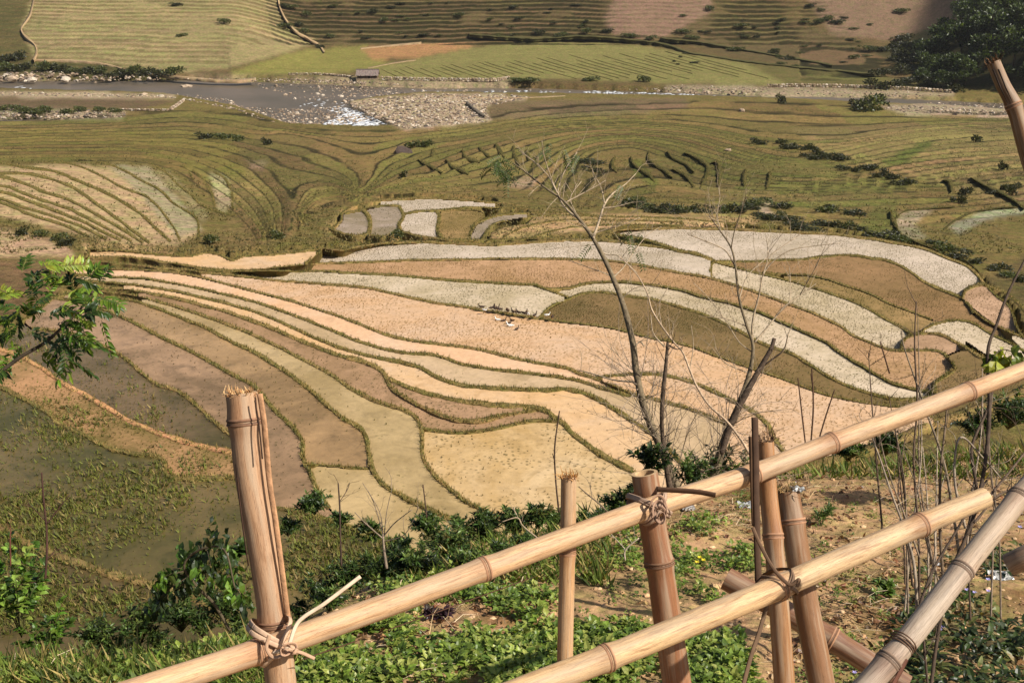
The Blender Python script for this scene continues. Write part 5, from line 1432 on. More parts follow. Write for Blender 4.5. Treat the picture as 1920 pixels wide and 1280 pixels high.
def sprig(pts, depth, w0, w1, label, name, leaves, leaf, wid, pal, cat='branch', pinnate=False, jitter=.12, down=.5, barkc=(96,84,62), part_name='stem'):
    """a leafy branch along a surveyed line; leaves: positions (u, v) of clusters with their direction in the picture plane"""
    d0, d1 = depth if np.ndim(depth) else (depth, depth)
    s = spline([(a, b) for a, b in pts], 6.0); q = np.linspace(0, 1, len(s))
    dd = d0 + (d1 - d0) * q
    path = ray(s[:, 0], s[:, 1]) * dd[:, None]
    t = empty(name, path[0], label, cat)
    v, f = tube_geo(path, np.linspace(w0, w1, len(s)) * dd / FPX / 2, 7)
    part(part_name, v, f, M_BARK, t, tint=np.broadcast_to(srgb(barkc), (len(v), 3)))
    mb = MB(); mr = MB()
    for (u, v, du, dv, L) in leaves:
        dz = np.interp(u, [min(s[0, 0], s[-1, 0]), max(s[0, 0], s[-1, 0])], [d0, d1] if s[0, 0] < s[-1, 0] else [d1, d0]) + rng.normal(0, jitter)
        c = ray(np.float64(u), np.float64(v)) * dz
        dr = unit(RIGHT * du - UP * dv + FWD * rng.normal(0, .5)); Lm = L * dz / FPX
        if pinnate:
            k = 6; nn = 7
            tt = np.linspace(0.08, 1, nn)
            rach = c + dr * Lm * tt[:, None] + np.array([0, 0, -1.0]) * Lm * down * (tt ** 2)[:, None]
            tv, tf = tube_geo(np.vstack([c, rach]), .0012, 3, cap=False); mr.add(tv, tf, srgb((110,120,56)))
            upv = unit(UP * .6 - FWD * .5 + rng.normal(0, .3, 3)); sd = unit(np.cross(dr, upv))
            B, Dd = [], []
            for i in range(nn):
                loc = unit(dr + np.array([0, 0, -1.0]) * 2 * down * tt[i])
                for sg in (-1, 1): B.append(rach[i]); Dd.append(unit(sd * sg + loc * .7 + rng.normal(0, .12, 3)))
            B.append(rach[-1]); Dd.append(loc)
            B, Dd = np.array(B), np.array(Dd); ln = leaf * (.75 + .5 * rng.random(len(B)))
            lv, lf = leaf_geo(B, Dd, np.broadcast_to(upv, B.shape) + rng.normal(0, .2, B.shape), ln, ln * wid, .12, .25)
        else:
            m = 9
            B = c + rng.normal(0, Lm * .5, (m, 3)); Dd = unit(dr + rng.normal(0, .7, (m, 3)) + np.array([0, 0, -down]))
            ln = leaf * (.6 + .7 * rng.random(m))
            lv, lf = leaf_geo(B, Dd, unit(UP * .7 - FWD * .4 + rng.normal(0, .5, (m, 3))), ln, ln * wid, .12, .3)
            i = np.argmin((s[:, 0] - u) ** 2 + (s[:, 1] - v) ** 2)
            tv, tf = tube_geo([path[i], (path[i] + c) / 2 + [0, 0, .01], c], [.002, .0015, .001], 4); mr.add(tv, tf, srgb(barkc))
        mb.add(lv, lf, shade(np.asarray(pal)[rng.integers(0, len(pal))], len(lv) // 8, .25))
    v, f, tt_ = mb.arrays(); part('leaves', v, f, M_LEAF, t, tint=tt_, smooth_shade=False)['kind'] = 'stuff'
    v, f, tt_ = mr.arrays(); part('leaf_stalks', v, f, M_BARK, t, tint=tt_)['kind'] = 'stuff'
    return t
BRG = [srgb((98,124,38)), srgb((122,146,48)), srgb((74,98,34)), srgb((52,72,28)), srgb((60,82,30)), srgb((150,166,60))]
lv_ = []
for (u, v) in ((120,585),(100,560),(140,560),(165,540),(180,520),(190,560),(150,520),(110,530),(80,560),(60,590),(40,560),(20,580),(75,520),(90,500),(55,510),(170,575),(185,590),(145,600),(120,610),(30,620),(10,640),(50,645),(150,630),(135,650),(20,690),(8,720),(200,530),(205,560),(130,500),(35,600),(70,620),(10,560)):
    a = math.atan2(v - 610, u - 60) + rng.normal(0, .5)
    lv_.append((u - 14, v, math.cos(a), math.sin(a) * .8 + .15, rng.uniform(30, 48)))
for _ in range(38):
    u = rng.uniform(-20, 180); v = 600 - 0.42 * u + rng.normal(12, 42); a = math.atan2(v - 610, u - 60) + rng.normal(0, .8)
    lv_.append((u, v, math.cos(a), math.sin(a) * .8 + .2, rng.uniform(30, 50)))
for (u, v) in ((132,640),(140,655),(128,625),(150,600),(190,600)):
    lv_.append((u, v, rng.normal(0, .3), 1.0, rng.uniform(40, 58)))
sprig([(-430,1200),(-330,980),(-190,820),(-60,735),(0,697),(40,668),(80,645),(110,620),(150,580),(175,545)], (3.7, 4.1), 20, 4, 'green branch with feathery compound leaves reaching in from the left', 'leafy_branch', lv_, .038, .34, BRG, pinnate=True, down=.25, barkc=(70,60,46))
lv_ = []
for (u, v) in ((352,1035),(370,1020),(390,1010),(410,1012),(425,1030),(430,1050),(345,1055),(335,1075),(318,1085),(305,1100),(295,1125),(285,1140),(300,1115),(325,1100),(350,1080),(375,1065),(395,1060),(405,1090),(420,1085),(440,1110),(455,1120),(430,1075),(365,1045),(380,1035),(340,1095),(310,1075),(300,1085)):
    lv_.append((u, v, rng.normal(0, .6), .8, rng.uniform(16, 28)))
sprig([(430,1180),(400,1130),(370,1100),(345,1060),(375,1030),(420,1030),(440,1100)], (5.2, 5.0), 7, 3, 'drooping shrub with broad dark leaves arching above the left bushes', 'arching_shrub', lv_ + lv_, .052, .52, [srgb((54,72,32)), srgb((74,98,38)), srgb((104,136,48)), srgb((44,58,30)), srgb((48,64,30))], cat='shrub', down=.7)

sprig([(1846,700),(1860,672),(1880,655),(1905,662)], (5.0, 5.1), 3, 2, 'yellow green vine leaves hanging on the thicket stems', 'vine', [(u, v, rng.normal(0, .5), .6, 10) for u, v in ((1858,668),(1872,660),(1884,668),(1896,672),(1908,662),(1866,684),(1890,684))], .05, .75, [srgb((160,164,56)), srgb((124,136,54)), srgb((96,112,46))], cat='vine', down=.4)

bush(1290, 915, 50, 'straggly leafy bush between the trunks of the two bare trees', LIPG, (.025, .05), .34, 700, 1.1)
bush(1395, 905, 40, 'small straggly bush right of the second bare tree', LIPG + [srgb((130,110,70))], (.025, .05), .34, 400, 1.2)
# small flowers and fruit
M_PETAL = mat_tint('petal', 0.6, 0.2, (0.9, 1.1), 30)
def flower(u, v, px, col, label, n=6, group=None, name='flower'):
    q, ok = nhit(np.array([float(u)]), np.array([float(v)])); q = q[0]; r = px * np.linalg.norm(q) / FPX / 2
    t = empty(name, q, label, 'flower', group)
    h = .05
    a = np.arange(n) * 6.283 / n; d = np.stack([np.cos(a), np.sin(a) * .8, np.full(n, .35)], 1) + [0, -.3, .1]
    lv, lf = leaf_geo(np.tile(q + [0, 0, h], (n, 1)), d, np.tile([0, 0, 1.0], (n, 1)), r, r * .7, .1, .1)
    part('petals', lv, lf, M_PETAL, t, tint=shade(srgb(col, 1.2), n, .1))
    tv, tf = tube_geo([q - [0, 0, .02], q + [.004, 0, h * .6], q + [0, 0, h]], .0018, 4); part('stalk', tv, tf, M_BARK, t, tint=np.broadcast_to(srgb((100,120,50)), (len(tv), 3)))
for (u, v) in ((1311,1058),(1318,1063),(1306,1067)): flower(u, v, 10, (240,215,60), 'yellow flower in the weeds right of the dark post', group='yellow flowers right of the dark post')
flower(1296, 1050, 9, (236,226,170), 'cream flower beside the yellow ones right of the dark post')
for (u, v) in ((1850,1100),(1810,1120),(1850,1122),(1765,1190),(1760,1195),(1825,1125),(1600,1277),(1910,1000)): flower(u, v, 9, (176,166,214), 'tiny pale violet flower in the dark weeds at the lower right', group='violet flowers at the lower right')
def fruit(u, v, px, label):
    q, ok = nhit(np.array([float(u)]), np.array([float(v)])); q = q[0] + np.array([0, 0, .06]); r = px * np.linalg.norm(q) / FPX / 2
    sv_, sf = stone_geo((1, 1, .95), 5, 2)
    import bmesh
    bm = bmesh.new(); bmesh.ops.create_uvsphere(bm, u_segments=12, v_segments=8, radius=r); me = bpy.data.meshes.new('fruit'); bm.to_mesh(me); bm.free()
    at = me.attributes.new('tint', 'FLOAT_COLOR', 'POINT'); at.data.foreach_set('color', np.tile([*srgb((250,186,50), 1.3), 1], len(me.vertices)).astype(np.float32))
    me.materials.append(M_PETAL); me.polygons.foreach_set('use_smooth', np.ones(len(me.polygons), bool))
    o = bpy.data.objects.new('fruit', me); COL.objects.link(o); o.location = q; tag(o, label, 'fruit')
fruit(107, 1247, 11, 'orange berry lower right of the other in the left weeds'); fruit(88, 1230, 10, 'orange berry upper left of the other in the left weeds')

# ------------------------------------------------------------------ bamboo
def mat_bamboo(name, dark=0.0, grey=0.0):
    k = NT(name)
    at = k.n('ShaderNodeAttribute'); at.attribute_name = 'along'; at.attribute_type = 'GEOMETRY'
    mp = k.n('ShaderNodeMapping'); mp.inputs['Scale'].default_value = (9, 9, 0.9); k.l(at.outputs['Vector'], mp.inputs['Vector'])
    streak = k.noise(mp.outputs['Vector'], 9.0, 5, 0.65)
    mp2 = k.n('ShaderNodeMapping'); mp2.inputs['Scale'].default_value = (5, 5, 3.0); k.l(at.outputs['Vector'], mp2.inputs['Vector'])
    blot = k.noise(mp2.outputs['Vector'], 2.6, 5, 0.65, 0.5)
    mp3 = k.n('ShaderNodeMapping'); mp3.inputs['Scale'].default_value = (1, 1, 0.35); k.l(at.outputs['Vector'], mp3.inputs['Vector'])
    spec_ = k.noise(mp3.outputs['Vector'], 90.0, 4, 0.75)
    c = k.mix(1.0, k.tint(), k.ramp(streak, [(0.25, (0.56, 0.48, 0.40)), (0.46, (0.95, .93, .9)), (0.75, (1.1, 1.08, 1.04))]), 'MULTIPLY')
    c = k.mix(k.ramp(blot, [(0.47, 0.0), (0.66, 0.72 + dark * .25)]), c, tuple(srgb((152,108,72)) if not grey else srgb((120,106,90))))
    c = k.mix(k.ramp(spec_, [(0.54, 0.0), (0.64, 0.75)]), c, tuple(srgb((112,78,54))))
    k.bump(streak, 0.25, 0.004)
    g2 = k.noise(mp2.outputs['Vector'], 1.1, 3, 0.6); c = k.mix(k.ramp(g2, [(0.45, 0.0), (0.65, 0.55)]), c, tuple(srgb((196,174,146))))
    return k.done(c, 0.55, 0.28)
M_BAM = mat_bamboo('bamboo_warm'); M_BAMG = mat_bamboo('bamboo_grey', .2, 1.0); M_BAMD = mat_bamboo('bamboo_dark', .8)
M_INNER = mat_tint('bamboo_cut', 0.9, 0.1, (0.7, 1.2), 40)
M_RING = mat_tint('bamboo_node', 0.7, 0.2, (0.7, 1.2), 60)

def culm(name, pts, depths, rad, nodes, thing, mat=M_BAM, tint=(234,194,150), parent=None, hollow=(False, False), ringcol=(186,140,106), seed=0, node_drop=0.08, wall=.16):
    """a bamboo culm along surveyed points: nodes thicken it and carry ring ridges; cut ends are hollow"""
    P0 = np.array([ray(np.float64(u), np.float64(v)) * d for (u, v), d in zip(pts, depths)])
    path = spline3(P0, max(40, 14 * len(P0)))
    L = np.concatenate([[0], np.cumsum(np.linalg.norm(np.diff(path, axis=0), axis=1))])
    s = np.linspace(0, L[-1], max(60, int(L[-1] / 0.012)))
    path = np.stack([np.interp(s, L, path[:, k]) for k in range(3)], 1)
    Lp = np.concatenate([[0], np.cumsum(np.linalg.norm(np.diff(P0, axis=0), axis=1))])
    r = np.interp(s, Lp * L[-1] / Lp[-1], rad)
    pu_, pv_ = project(path[:, 0], path[:, 1], path[:, 2])
    ns = [s[np.argmin((pu_ - u) ** 2 + (pv_ - v) ** 2)] for u, v in nodes]
    rr = r.copy()
    for x in ns:
        rr *= 1 + 0.10 * np.exp(-((s - x) / 0.022) ** 2) - 0.02 * np.exp(-((s - x - .05) / 0.03) ** 2)
    rr *= 1 + 0.02 * fbm(s / .15, s * 0 + seed, 600 + seed, 2)
    path = path + np.stack([0.006 * fbm(s / .5, s * 0 + seed + k, 610 + k, 2) for k in range(3)], 1) * min(1, L[-1])
    S = 28
    v, fs = tube_geo(path, rr, S, cap=False); f = fs[0]
    al = np.repeat(s, S); an = np.tile(np.linspace(0, 2 * math.pi, S, endpoint=False), len(s))
    along = np.stack([np.cos(an) * .3 + seed * 3.1, np.sin(an) * .3, al], 1)
    base = srgb(tint)
    dk = np.zeros(len(s))
    for x in ns: dk = np.maximum(dk, 0.55 * np.exp(-((s - x + .012) / 0.05) ** 2) * (0.5 + .8 * rng.random()))
    seg = np.searchsorted(np.sort(ns), s) if ns else np.zeros(len(s), int)
    segc = np.array([[1, 1, 1], [1.06, 1.0, .94], [.95, .93, .9], [1.04, 1.02, .98], [.97, .98, 1.0]])[(seg + seed) % 5]
    tcol = base[None] * segc * (1 - dk[:, None] * np.array([.35, .5, .55]))
    tint_v = np.repeat(tcol, S, 0)
    ends = []
    for e, hol in ((0, hollow[0]), (-1, hollow[1])):
        caps = MB()
        ring = v[:S] if e == 0 else v[-S:]
        c = path[e]; inw = unit(path[6] - path[0]) if e == 0 else unit(path[-7] - path[-1])
        i = np.arange(S); j = (i + 1) % S
        if hol:
            inner = c + (ring - c) * (1 - wall * 1.6)
            deep = inner + inw * .10
            vv = np.vstack([ring, inner, deep, c[None] + inw * .10])
            q = np.concatenate([np.stack([i, j, j + S, i + S], 1), np.stack([i + S, j + S, j + 2 * S, i + 2 * S], 1)])
            if e == 0: q = q[:, ::-1]
            tr = np.stack([i + 2 * S, j + 2 * S, np.full(S, 3 * S)], 1)
            caps.add(vv, [q, tr if e else tr[:, ::-1]], np.vstack([np.tile(srgb((222,186,140)), (2 * S, 1)), np.tile(srgb((110,80,56)), (S + 1, 1))]))
        else:
            caps.add(np.vstack([ring, c[None]]), np.stack([i, j, np.full(S, S)], 1), srgb((196,154,110)))
        ends.append(caps)
    make = (lambda nm, a, b, m, **k: subpart(nm, a, b, m, thing, parent, **k)) if parent else (lambda nm, a, b, m, **k: part(nm, a, b, m, thing, **k))
    o = make(name, v, f, mat, tint=tint_v)
    at = o.data.attributes.new('along', 'FLOAT_VECTOR', 'POINT'); at.data.foreach_set('vector', along.astype(np.float32).ravel())
    for caps in ends:
        cv, cf, ct = caps.arrays()
        subpart('cut_end', cv, cf, M_INNER, thing, o, tint=ct, smooth_shade=False)
    for x in ns:
        i = int(np.argmin(np.abs(s - x))); t = unit(path[min(i + 2, len(s) - 1)] - path[max(i - 2, 0)])
        seg_ = np.array([path[i] + t * q for q in (-.0105, -.0080, -.005, -.0025, 0, .003, .0055, .008, .0105)])
        rv = rr[i] * np.array([.96, 1.022, 1.045, 1.012, .99, 1.015, 1.05, 1.03, .96])
        nv, nf = tube_geo(seg_, rv, S, cap=False)
        cr = np.repeat(np.array([1.1, 1.1, 1.0, .45, .3, .6, 1.1, 1.15, 1.1]), S)[:, None] * srgb(ringcol)
        subpart('node_ring', nv, nf[0], M_RING, thing, o, tint=cr)
    return o, path, rr
def fray(name, o, thing, c, r, axis, n=70, ln=.03, cols=((222,182,130), (190,140,92))):
    """torn fibres at a broken end"""
    mb = MB()
    for _ in range(n):
        a = rng.random() * 6.28; e1 = unit(np.cross(axis, [0.3, 1, .2])); e2 = np.cross(axis, e1)
        rd = (e1 * math.cos(a) + e2 * math.sin(a))
        b = c + rd * r * rng.uniform(.55, 1.0) - axis * .006
        d = unit(axis + rd * rng.normal(.3, .6) + rng.normal(0, .5, 3)); L = ln * rng.uniform(.3, 1.2)
        v, f = tube_geo([b, b + d * L * .6, b + d * L + rng.normal(0, L * .25, 3)], [.0022, .0016, .0006], 4, .4); mb.add(v, f, srgb(cols[rng.integers(0, 2)]) * (.7 + .5 * rng.random()))
    v, f, t = mb.arrays(); subpart(name, v, f, M_INNER, thing, o, tint=t, smooth_shade=False)['kind'] = 'stuff'

fence = empty('bamboo_fence', P(525, 1300, 2.9), 'bamboo fence of lashed poles with two rails climbing to the right across the foreground', 'fence')
rail_pts = [(200,1312),(490,1217),(905,1068),(1210,955),(1415,886),(1560,829),(1815,734),(1990,668)]
rd_ = [2.55, 2.75, 3.03, 3.25, 3.40, 3.50, 3.70, 3.84]
o, pth, _ = culm('rail', rail_pts, rd_, [.0325,.032,.032,.032,.0315,.031,.030,.029], [(490,1217),(905,1068),(1412,887),(1560,829),(1815,734)], fence, seed=1)
mb = MB()
for (u0, v0, u1, v1) in ((700,1190,1010,1078),(1480,880,1560,850),(1640,815,1820,752),(560,1238,680,1197)):   # split grooves on the underside
    a = P(u0, v0 - 2, 0); pp = []
    for q in np.linspace(0, 1, 8):
        u = u0 + (u1 - u0) * q; v = v0 + (v1 - v0) * q
        d = np.interp(u, [x[0] for x in rail_pts], rd_) - .0125
        pp.append(P(u, v, d))
    tv, tf = tube_geo(pp, [.0005] + [.0016] * 6 + [.0005], 5)
    subpart('crack', tv, tf, M_RING, fence, o, tint=np.broadcast_to(srgb((92,62,44)), (len(tv), 3)))
culm('rail', [(930,1312),(1140,1231),(1290,1170),(1465,1098),(1722,984),(1846,932)], [2.92,3.05,3.15,3.27,3.46,3.55], [.037,.0365,.036,.036,.035,.0335], [(1140,1231),(1462,1099),(1722,984)], fence, tint=(238,202,154), seed=2, hollow=(False, True))
# posts
lp, lpath, lrr = culm('post', [(455,737),(470,880),(490,1000),(512,1140),(530,1300),(556,1520)], [2.80,2.81,2.82,2.83,2.85,2.9], [.040,.040,.0395,.040,.0395,.039], [(463,790),(516,1168)], fence, tint=(206,164,126), seed=3, hollow=(True, False), ringcol=(150,112,86))
fray('torn_fibres', lp, fence, lpath[0], lrr[0], unit(lpath[0] - lpath[5]), 150, .020)
mb = MB()
sp1 = [P(u, v, d) for u, v, d in ((487,738,2.775),(496,800,2.77),(505,900,2.775),(517,980,2.78),(530,1080,2.79),(541,1165,2.80))]
tv, tf = tube_geo(spline3(sp1, 40), .0075, 6, .35, up=(0, -1, 0)); mb.add(tv, tf, srgb((196,148,108)))
v, f, t = mb.arrays(); subpart('split_sliver', v, f, M_BARK, fence, lp, tint=t)
mb = MB()
for off in (0, 1):
    spc = [P(u + off * 22, v, 2.752 + .006 * off) for u, v in ((478,750),(486,800),(492,860))] if not off else [P(u, v, 2.78) for u, v in ((433,770),(441,850),(452,960),(466,1060))]
    tv, tf = tube_geo(spline3(spc, 20), .0022, 5)
    subpart('crack', tv, tf, M_RING, fence, lp, tint=np.broadcast_to(srgb((70,48,34)), (len(tv), 3)))
p2, p2p, p2r = culm('post', [(1066,893),(1064,1040),(1060,1240),(1056,1420)], [3.19,3.20,3.21,3.22], [.0225,.023,.0235,.023], [(1063,1030)], fence, tint=(216,172,124), seed=4)
fray('torn_fibres', p2, fence, p2p[0], p2r[0], unit(p2p[0] - p2p[5]), 60, .024, ((214,160,96),(176,120,70)))
p3, p3p, p3r = culm('post', [(1209,886),(1224,980),(1236,1053),(1254,1180),(1272,1300),(1296,1450)], [3.32,3.34,3.35,3.36,3.38,3.4], [.040,.0415,.042,.0435,.0445,.045], [(1236,1053)], fence, mat=M_BAMD, tint=(158,110,78), seed=5, hollow=(True, False), ringcol=(140,104,78))
p4, p4p, p4r = culm('post', [(1436,828),(1441,920),(1450,1010),(1459,1120),(1472,1300),(1482,1430)], [3.47,3.46,3.43,3.40,3.38,3.38], [.0265,.028,.030,.031,.0325,.033], [(1449,1002)], fence, tint=(180,134,90), seed=6)
fray('torn_fibres', p4, fence, p4p[0], p4r[0], unit(p4p[0] - p4p[5]), 60, .05, ((190,150,110),(110,84,64)))

M_STRIP = mat_tint('split_bamboo', 0.75, 0.25, (0.75, 1.2), 25)
def ribbon(name, pts, w, col, thing=fence, parent=None, flat=.22, n=60, up=(0, -1, 0)):
    pth = spline3(pts, n)
    v, f = tube_geo(pth, w / 2, 6, flat, up=up)
    c = np.broadcast_to(srgb(col), (len(v), 3))
    return subpart(name, v, f, M_STRIP, thing, parent, tint=c) if parent else part(name, v, f, M_STRIP, thing, tint=c)
def lash(c, axis_rail, axis_post, r_rail, r_post, gap, w, col, n=3, name='binding', seed=0):
    """strips wound crosswise round a rail (in front) and a post (behind)"""
    rs = np.random.default_rng(seed)
    a, b = unit(axis_rail), unit(axis_post); nrm = unit(np.cross(a, b)); nrm = nrm * np.sign(-(nrm @ FWD))    # towards the camera
    obj0 = None
    for k in range(n):
        sgn = 1 if k % 2 else -1
        t = unit(a * sgn + b * rs.uniform(.75, 1.1)); off = unit(np.cross(nrm, t)) * (k - n / 2) * w * .35
        X = r_rail * 1.28 + .004; pts = []
        hf = r_rail + .004 + .0016 * k; hb = gap + r_post + .004 + .0016 * k
        for q in np.linspace(0, 2 * math.pi, 15):
            x = math.cos(q) * (max(r_rail, r_post) * 1.35 + .006); y = math.sin(q)
            pts.append(c + t * x + off + nrm * (hf * y if y > 0 else hb * y))
        o = ribbon(name, pts, w, col, parent=obj0, n=70, up=tuple(t))
        if obj0 is None: obj0 = o
    return obj0, nrm
WH = (216,180,148)
c = P(515, 1201, 2.765)
o, nrm = lash(c, P(905,1068,3.03) - P(490,1217,2.75), P(512,1140,2.83) - P(530,1300,2.85), .034, .046, .085, .013, WH, 3, seed=1)
ribbon('binding_tail', [P(512,1225,2.70), P(540,1210,2.70), P(560,1165,2.71), P(610,1130,2.73), P(676,1080,2.76)], .011, (232,206,176))
ribbon('binding_tail', [P(505,1190,2.70), P(500,1215,2.695), P(515,1232,2.69), P(545,1222,2.69), P(562,1222,2.69), P(590,1234,2.70)], .009, (206,166,132))
for k_ in range(3):                                           # the knot
    q = np.linspace(0, 2 * math.pi, 9); rr_ = .016 - .003 * k_
    ribbon('knot', [P(543 - 4 * k_, 1215 + 3 * k_, 2.69 - .006 * k_) + RIGHT * rr_ * math.cos(x + k_) * 1.1 + UP * rr_ * math.sin(x + k_) * .8 + FWD * .006 * math.sin(2 * x) for x in q], .008, (200,160,128), n=36)
c = P(1226, 950, 3.262)
lash(c, P(1415,886,3.4) - P(1210,955,3.25), P(1224,980,3.34) - P(1209,886,3.32), .0335, .041, .085, .012, (190,158,132), 4, seed=2)
for k_ in range(4):
    q = np.linspace(0, 2 * math.pi, 9); rr_ = .026 - .005 * k_
    ribbon('knot', [P(1234 + 2 * k_, 952 + 6 * k_, 3.20 - .005 * k_) + RIGHT * rr_ * math.cos(x + k_) * .9 + UP * rr_ * math.sin(x + k_) * 1.4 + FWD * .006 * math.sin(2 * x) for x in q], .009, (176,140,114), n=36)
ribbon('binding_tail', [P(1232,917,3.20), P(1270,919,3.19), P(1310,922,3.18), P(1342,928,3.17)], .017, (96,70,50), flat=.3)
c = P(1466, 1096, 3.275)
lash(c, P(1722,984,3.46) - P(1465,1098,3.27), P(1472,1300,3.38) - P(1450,1010,3.43), .036, .031, .085, .012, (132,104,80), 3, seed=3)
ribbon('binding_tail', [P(1411,988,3.30), P(1425,1020,3.27), P(1450,1065,3.235), P(1480,1095,3.215), P(1498,1086,3.21), P(1494,1100,3.21)], .011, (120,92,68))
ribbon('binding_tail', [P(1440,1125,3.33), P(1425,1180,3.32), P(1408,1230,3.31), P(1392,1290,3.30)], .014, (124,98,74))
ribbon('split_stake', [P(1415,782,3.345), P(1417,860,3.335), P(1418,950,3.32), P(1421,1060,3.30), P(1424,1120,3.29)], .021, (86,62,44), flat=.3)
ribbon('split_stake', [P(1408,818,3.36), P(1411,900,3.35), P(1414,985,3.34)], .016, (110,82,58), flat=.3)

# single poles
t = empty('leaning_stake', P(1540, 1300, 3.45), 'grey brown leaning bamboo stake with a ragged top behind the lower rail', 'stake')
o, p_, r_ = culm('pole', [(1477,920),(1490,1000),(1512,1130),(1545,1300),(1570,1430)], [3.62,3.60,3.57,3.53,3.5], [.0375,.039,.041,.0425,.043], [(1487,975)], t, mat=M_BAMD, tint=(150,112,80), seed=7, hollow=(True, False))
fray('torn_fibres', o, t, p_[0], r_[0], unit(p_[0] - p_[5]), 90, .04, ((176,140,90),(110,88,60)))
t = empty('fallen_pole', P(1500, 1165, 3.95), 'dark hollow bamboo pole lying slantwise behind the stakes', 'pole')
culm('pole', [(1362,1083),(1500,1162),(1640,1248),(1700,1285)], [4.05,3.95,3.86,3.82], [.043,.042,.041,.04], [(1560,1200)], t, mat=M_BAMD, tint=(136,98,76), seed=8, hollow=(True, False))
t = empty('pale_pole', P(1700, 1195, 2.5), 'weathered pale grey bamboo pole rising to the right edge', 'pole')
o, p_, r_ = culm('pole', [(1560,1355),(1690,1212),(1800,1072),(1905,940),(1985,845)], [2.45,2.52,2.62,2.73,2.82], [.0275,.0275,.0265,.0265,.026], [(1670,1245),(1802,1070),(1912,932)], t, mat=M_BAMG, tint=(206,186,164), seed=9, ringcol=(140,116,96))
for k_ in range(4):
    cc_ = P(1687 + 3 * k_, 1213 - 4 * k_, 2.52); ax = unit(P(1800,1072,2.62) - P(1690,1212,2.52)); e1 = unit(np.cross(ax, UP)); e2 = np.cross(ax, e1)
    ribbon('wire_wrap', [cc_ + (e1 * math.cos(x) + e2 * math.sin(x)) * .0295 for x in np.linspace(0, 6.283, 15)], .0035, (120,92,70), t, flat=.8, n=40)
ribbon('rope_end', [P(1700,1235,2.49), P(1690,1255,2.48), P(1676,1280,2.47), P(1660,1310,2.46)], .012, (110,70,52), t)
t = empty('tall_pole', P(1930, 330, 3.5), 'leaning bamboo pole with a split ragged top at the upper right edge', 'pole')
o, p_, r_ = culm('pole', [(1862,118),(1880,160),(1902,205),(1930,300),(1985,480),(2060,800),(2120,1100)], [4.5,4.5,4.5,4.52,4.55,4.65,4.7], [.027,.028,.031,.032,.033,.034,.034], [(1898,196)], t, tint=(150,116,82), seed=10, hollow=(True, False))
fray('torn_fibres', o, t, p_[0], r_[0], unit(p_[0] - p_[5]), 50, .04, ((150,110,76),(90,66,48)))
mb = MB()
for du in (-4, 6):
    tv, tf = tube_geo([P(1866 + du, 130, 4.468), P(1880 + du, 165, 4.466), P(1893 + du, 193, 4.466)], [.0035, .003, .001], 5)
    subpart('crack', tv, tf, M_RING, t, o, tint=np.broadcast_to(srgb((60,44,34)), (len(tv), 3)))
t = empty('hollow_pole', P(1905, 1045, 4.9), 'short hollow bamboo piece lying at the right edge', 'pole')
culm('pole', [(1893,1058),(1930,1040),(2010,1005)], [4.9,4.85,4.8], [.05,.05,.05], [], t, mat=M_BAMG, tint=(186,156,130), seed=11, hollow=(True, False))

M_PLASTIC = mat_tint('plastic_film', 0.3, 0.5, (0.9, 1.05), 30)
def scrap(u, v, px, col, label, at=None):
    if at is None:
        q, ok = nhit(np.array([float(u)]), np.array([float(v)])); q = q[0] + np.array([0, 0, .01])
    else: q = P(u, v, at)
    r = px * np.linalg.norm(q) / FPX / 2; m = 9
    a, b = np.meshgrid(np.linspace(-1, 1, m), np.linspace(-1, 1, m))
    z = np.abs(fbm(a * 2.2 + u, b * 2.2, 801, 3)) * 1.6
    edge = 1 + .35 * fbm(np.arctan2(b, a) * 2, a * 0 + u, 802, 2)
    vv = np.stack([q[0] + a * r * edge, q[1] + b * r * .8 * edge, q[2] + z * r], -1).reshape(-1, 3)
    i = np.arange(m - 1)[:, None] * m + np.arange(m - 1)[None]
    o = mesh_np('plastic_scrap', vv - q, np.stack([i, i + 1, i + m + 1, i + m], -1).reshape(-1, 4), M_PLASTIC, tint=np.broadcast_to(srgb(col), (m * m, 3)), smooth_shade=False)
    o.location = q; tag(o, label, 'plastic scrap')
scrap(1400, 950, 30, (168,168,166), 'crumpled white plastic scrap below the upper rail by the split stake')
scrap(1120, 985, 34, (160,164,166), 'pale plastic sheet scrap behind the upper rail near the thin stake')
scrap(1875, 1085, 36, (180,178,172), 'crumpled pale plastic bag by the hollow pole piece')
scrap(1290, 955, 24, (172,166,158), 'small pale scrap right of the rail knot')
scrap(1496, 918, 26, (170,172,170), 'clear plastic scrap caught on the ragged top of the leaning stake', 3.6)
scrap(1760, 1060, 9, (236,238,240), 'tiny white scrap in front of the thicket')

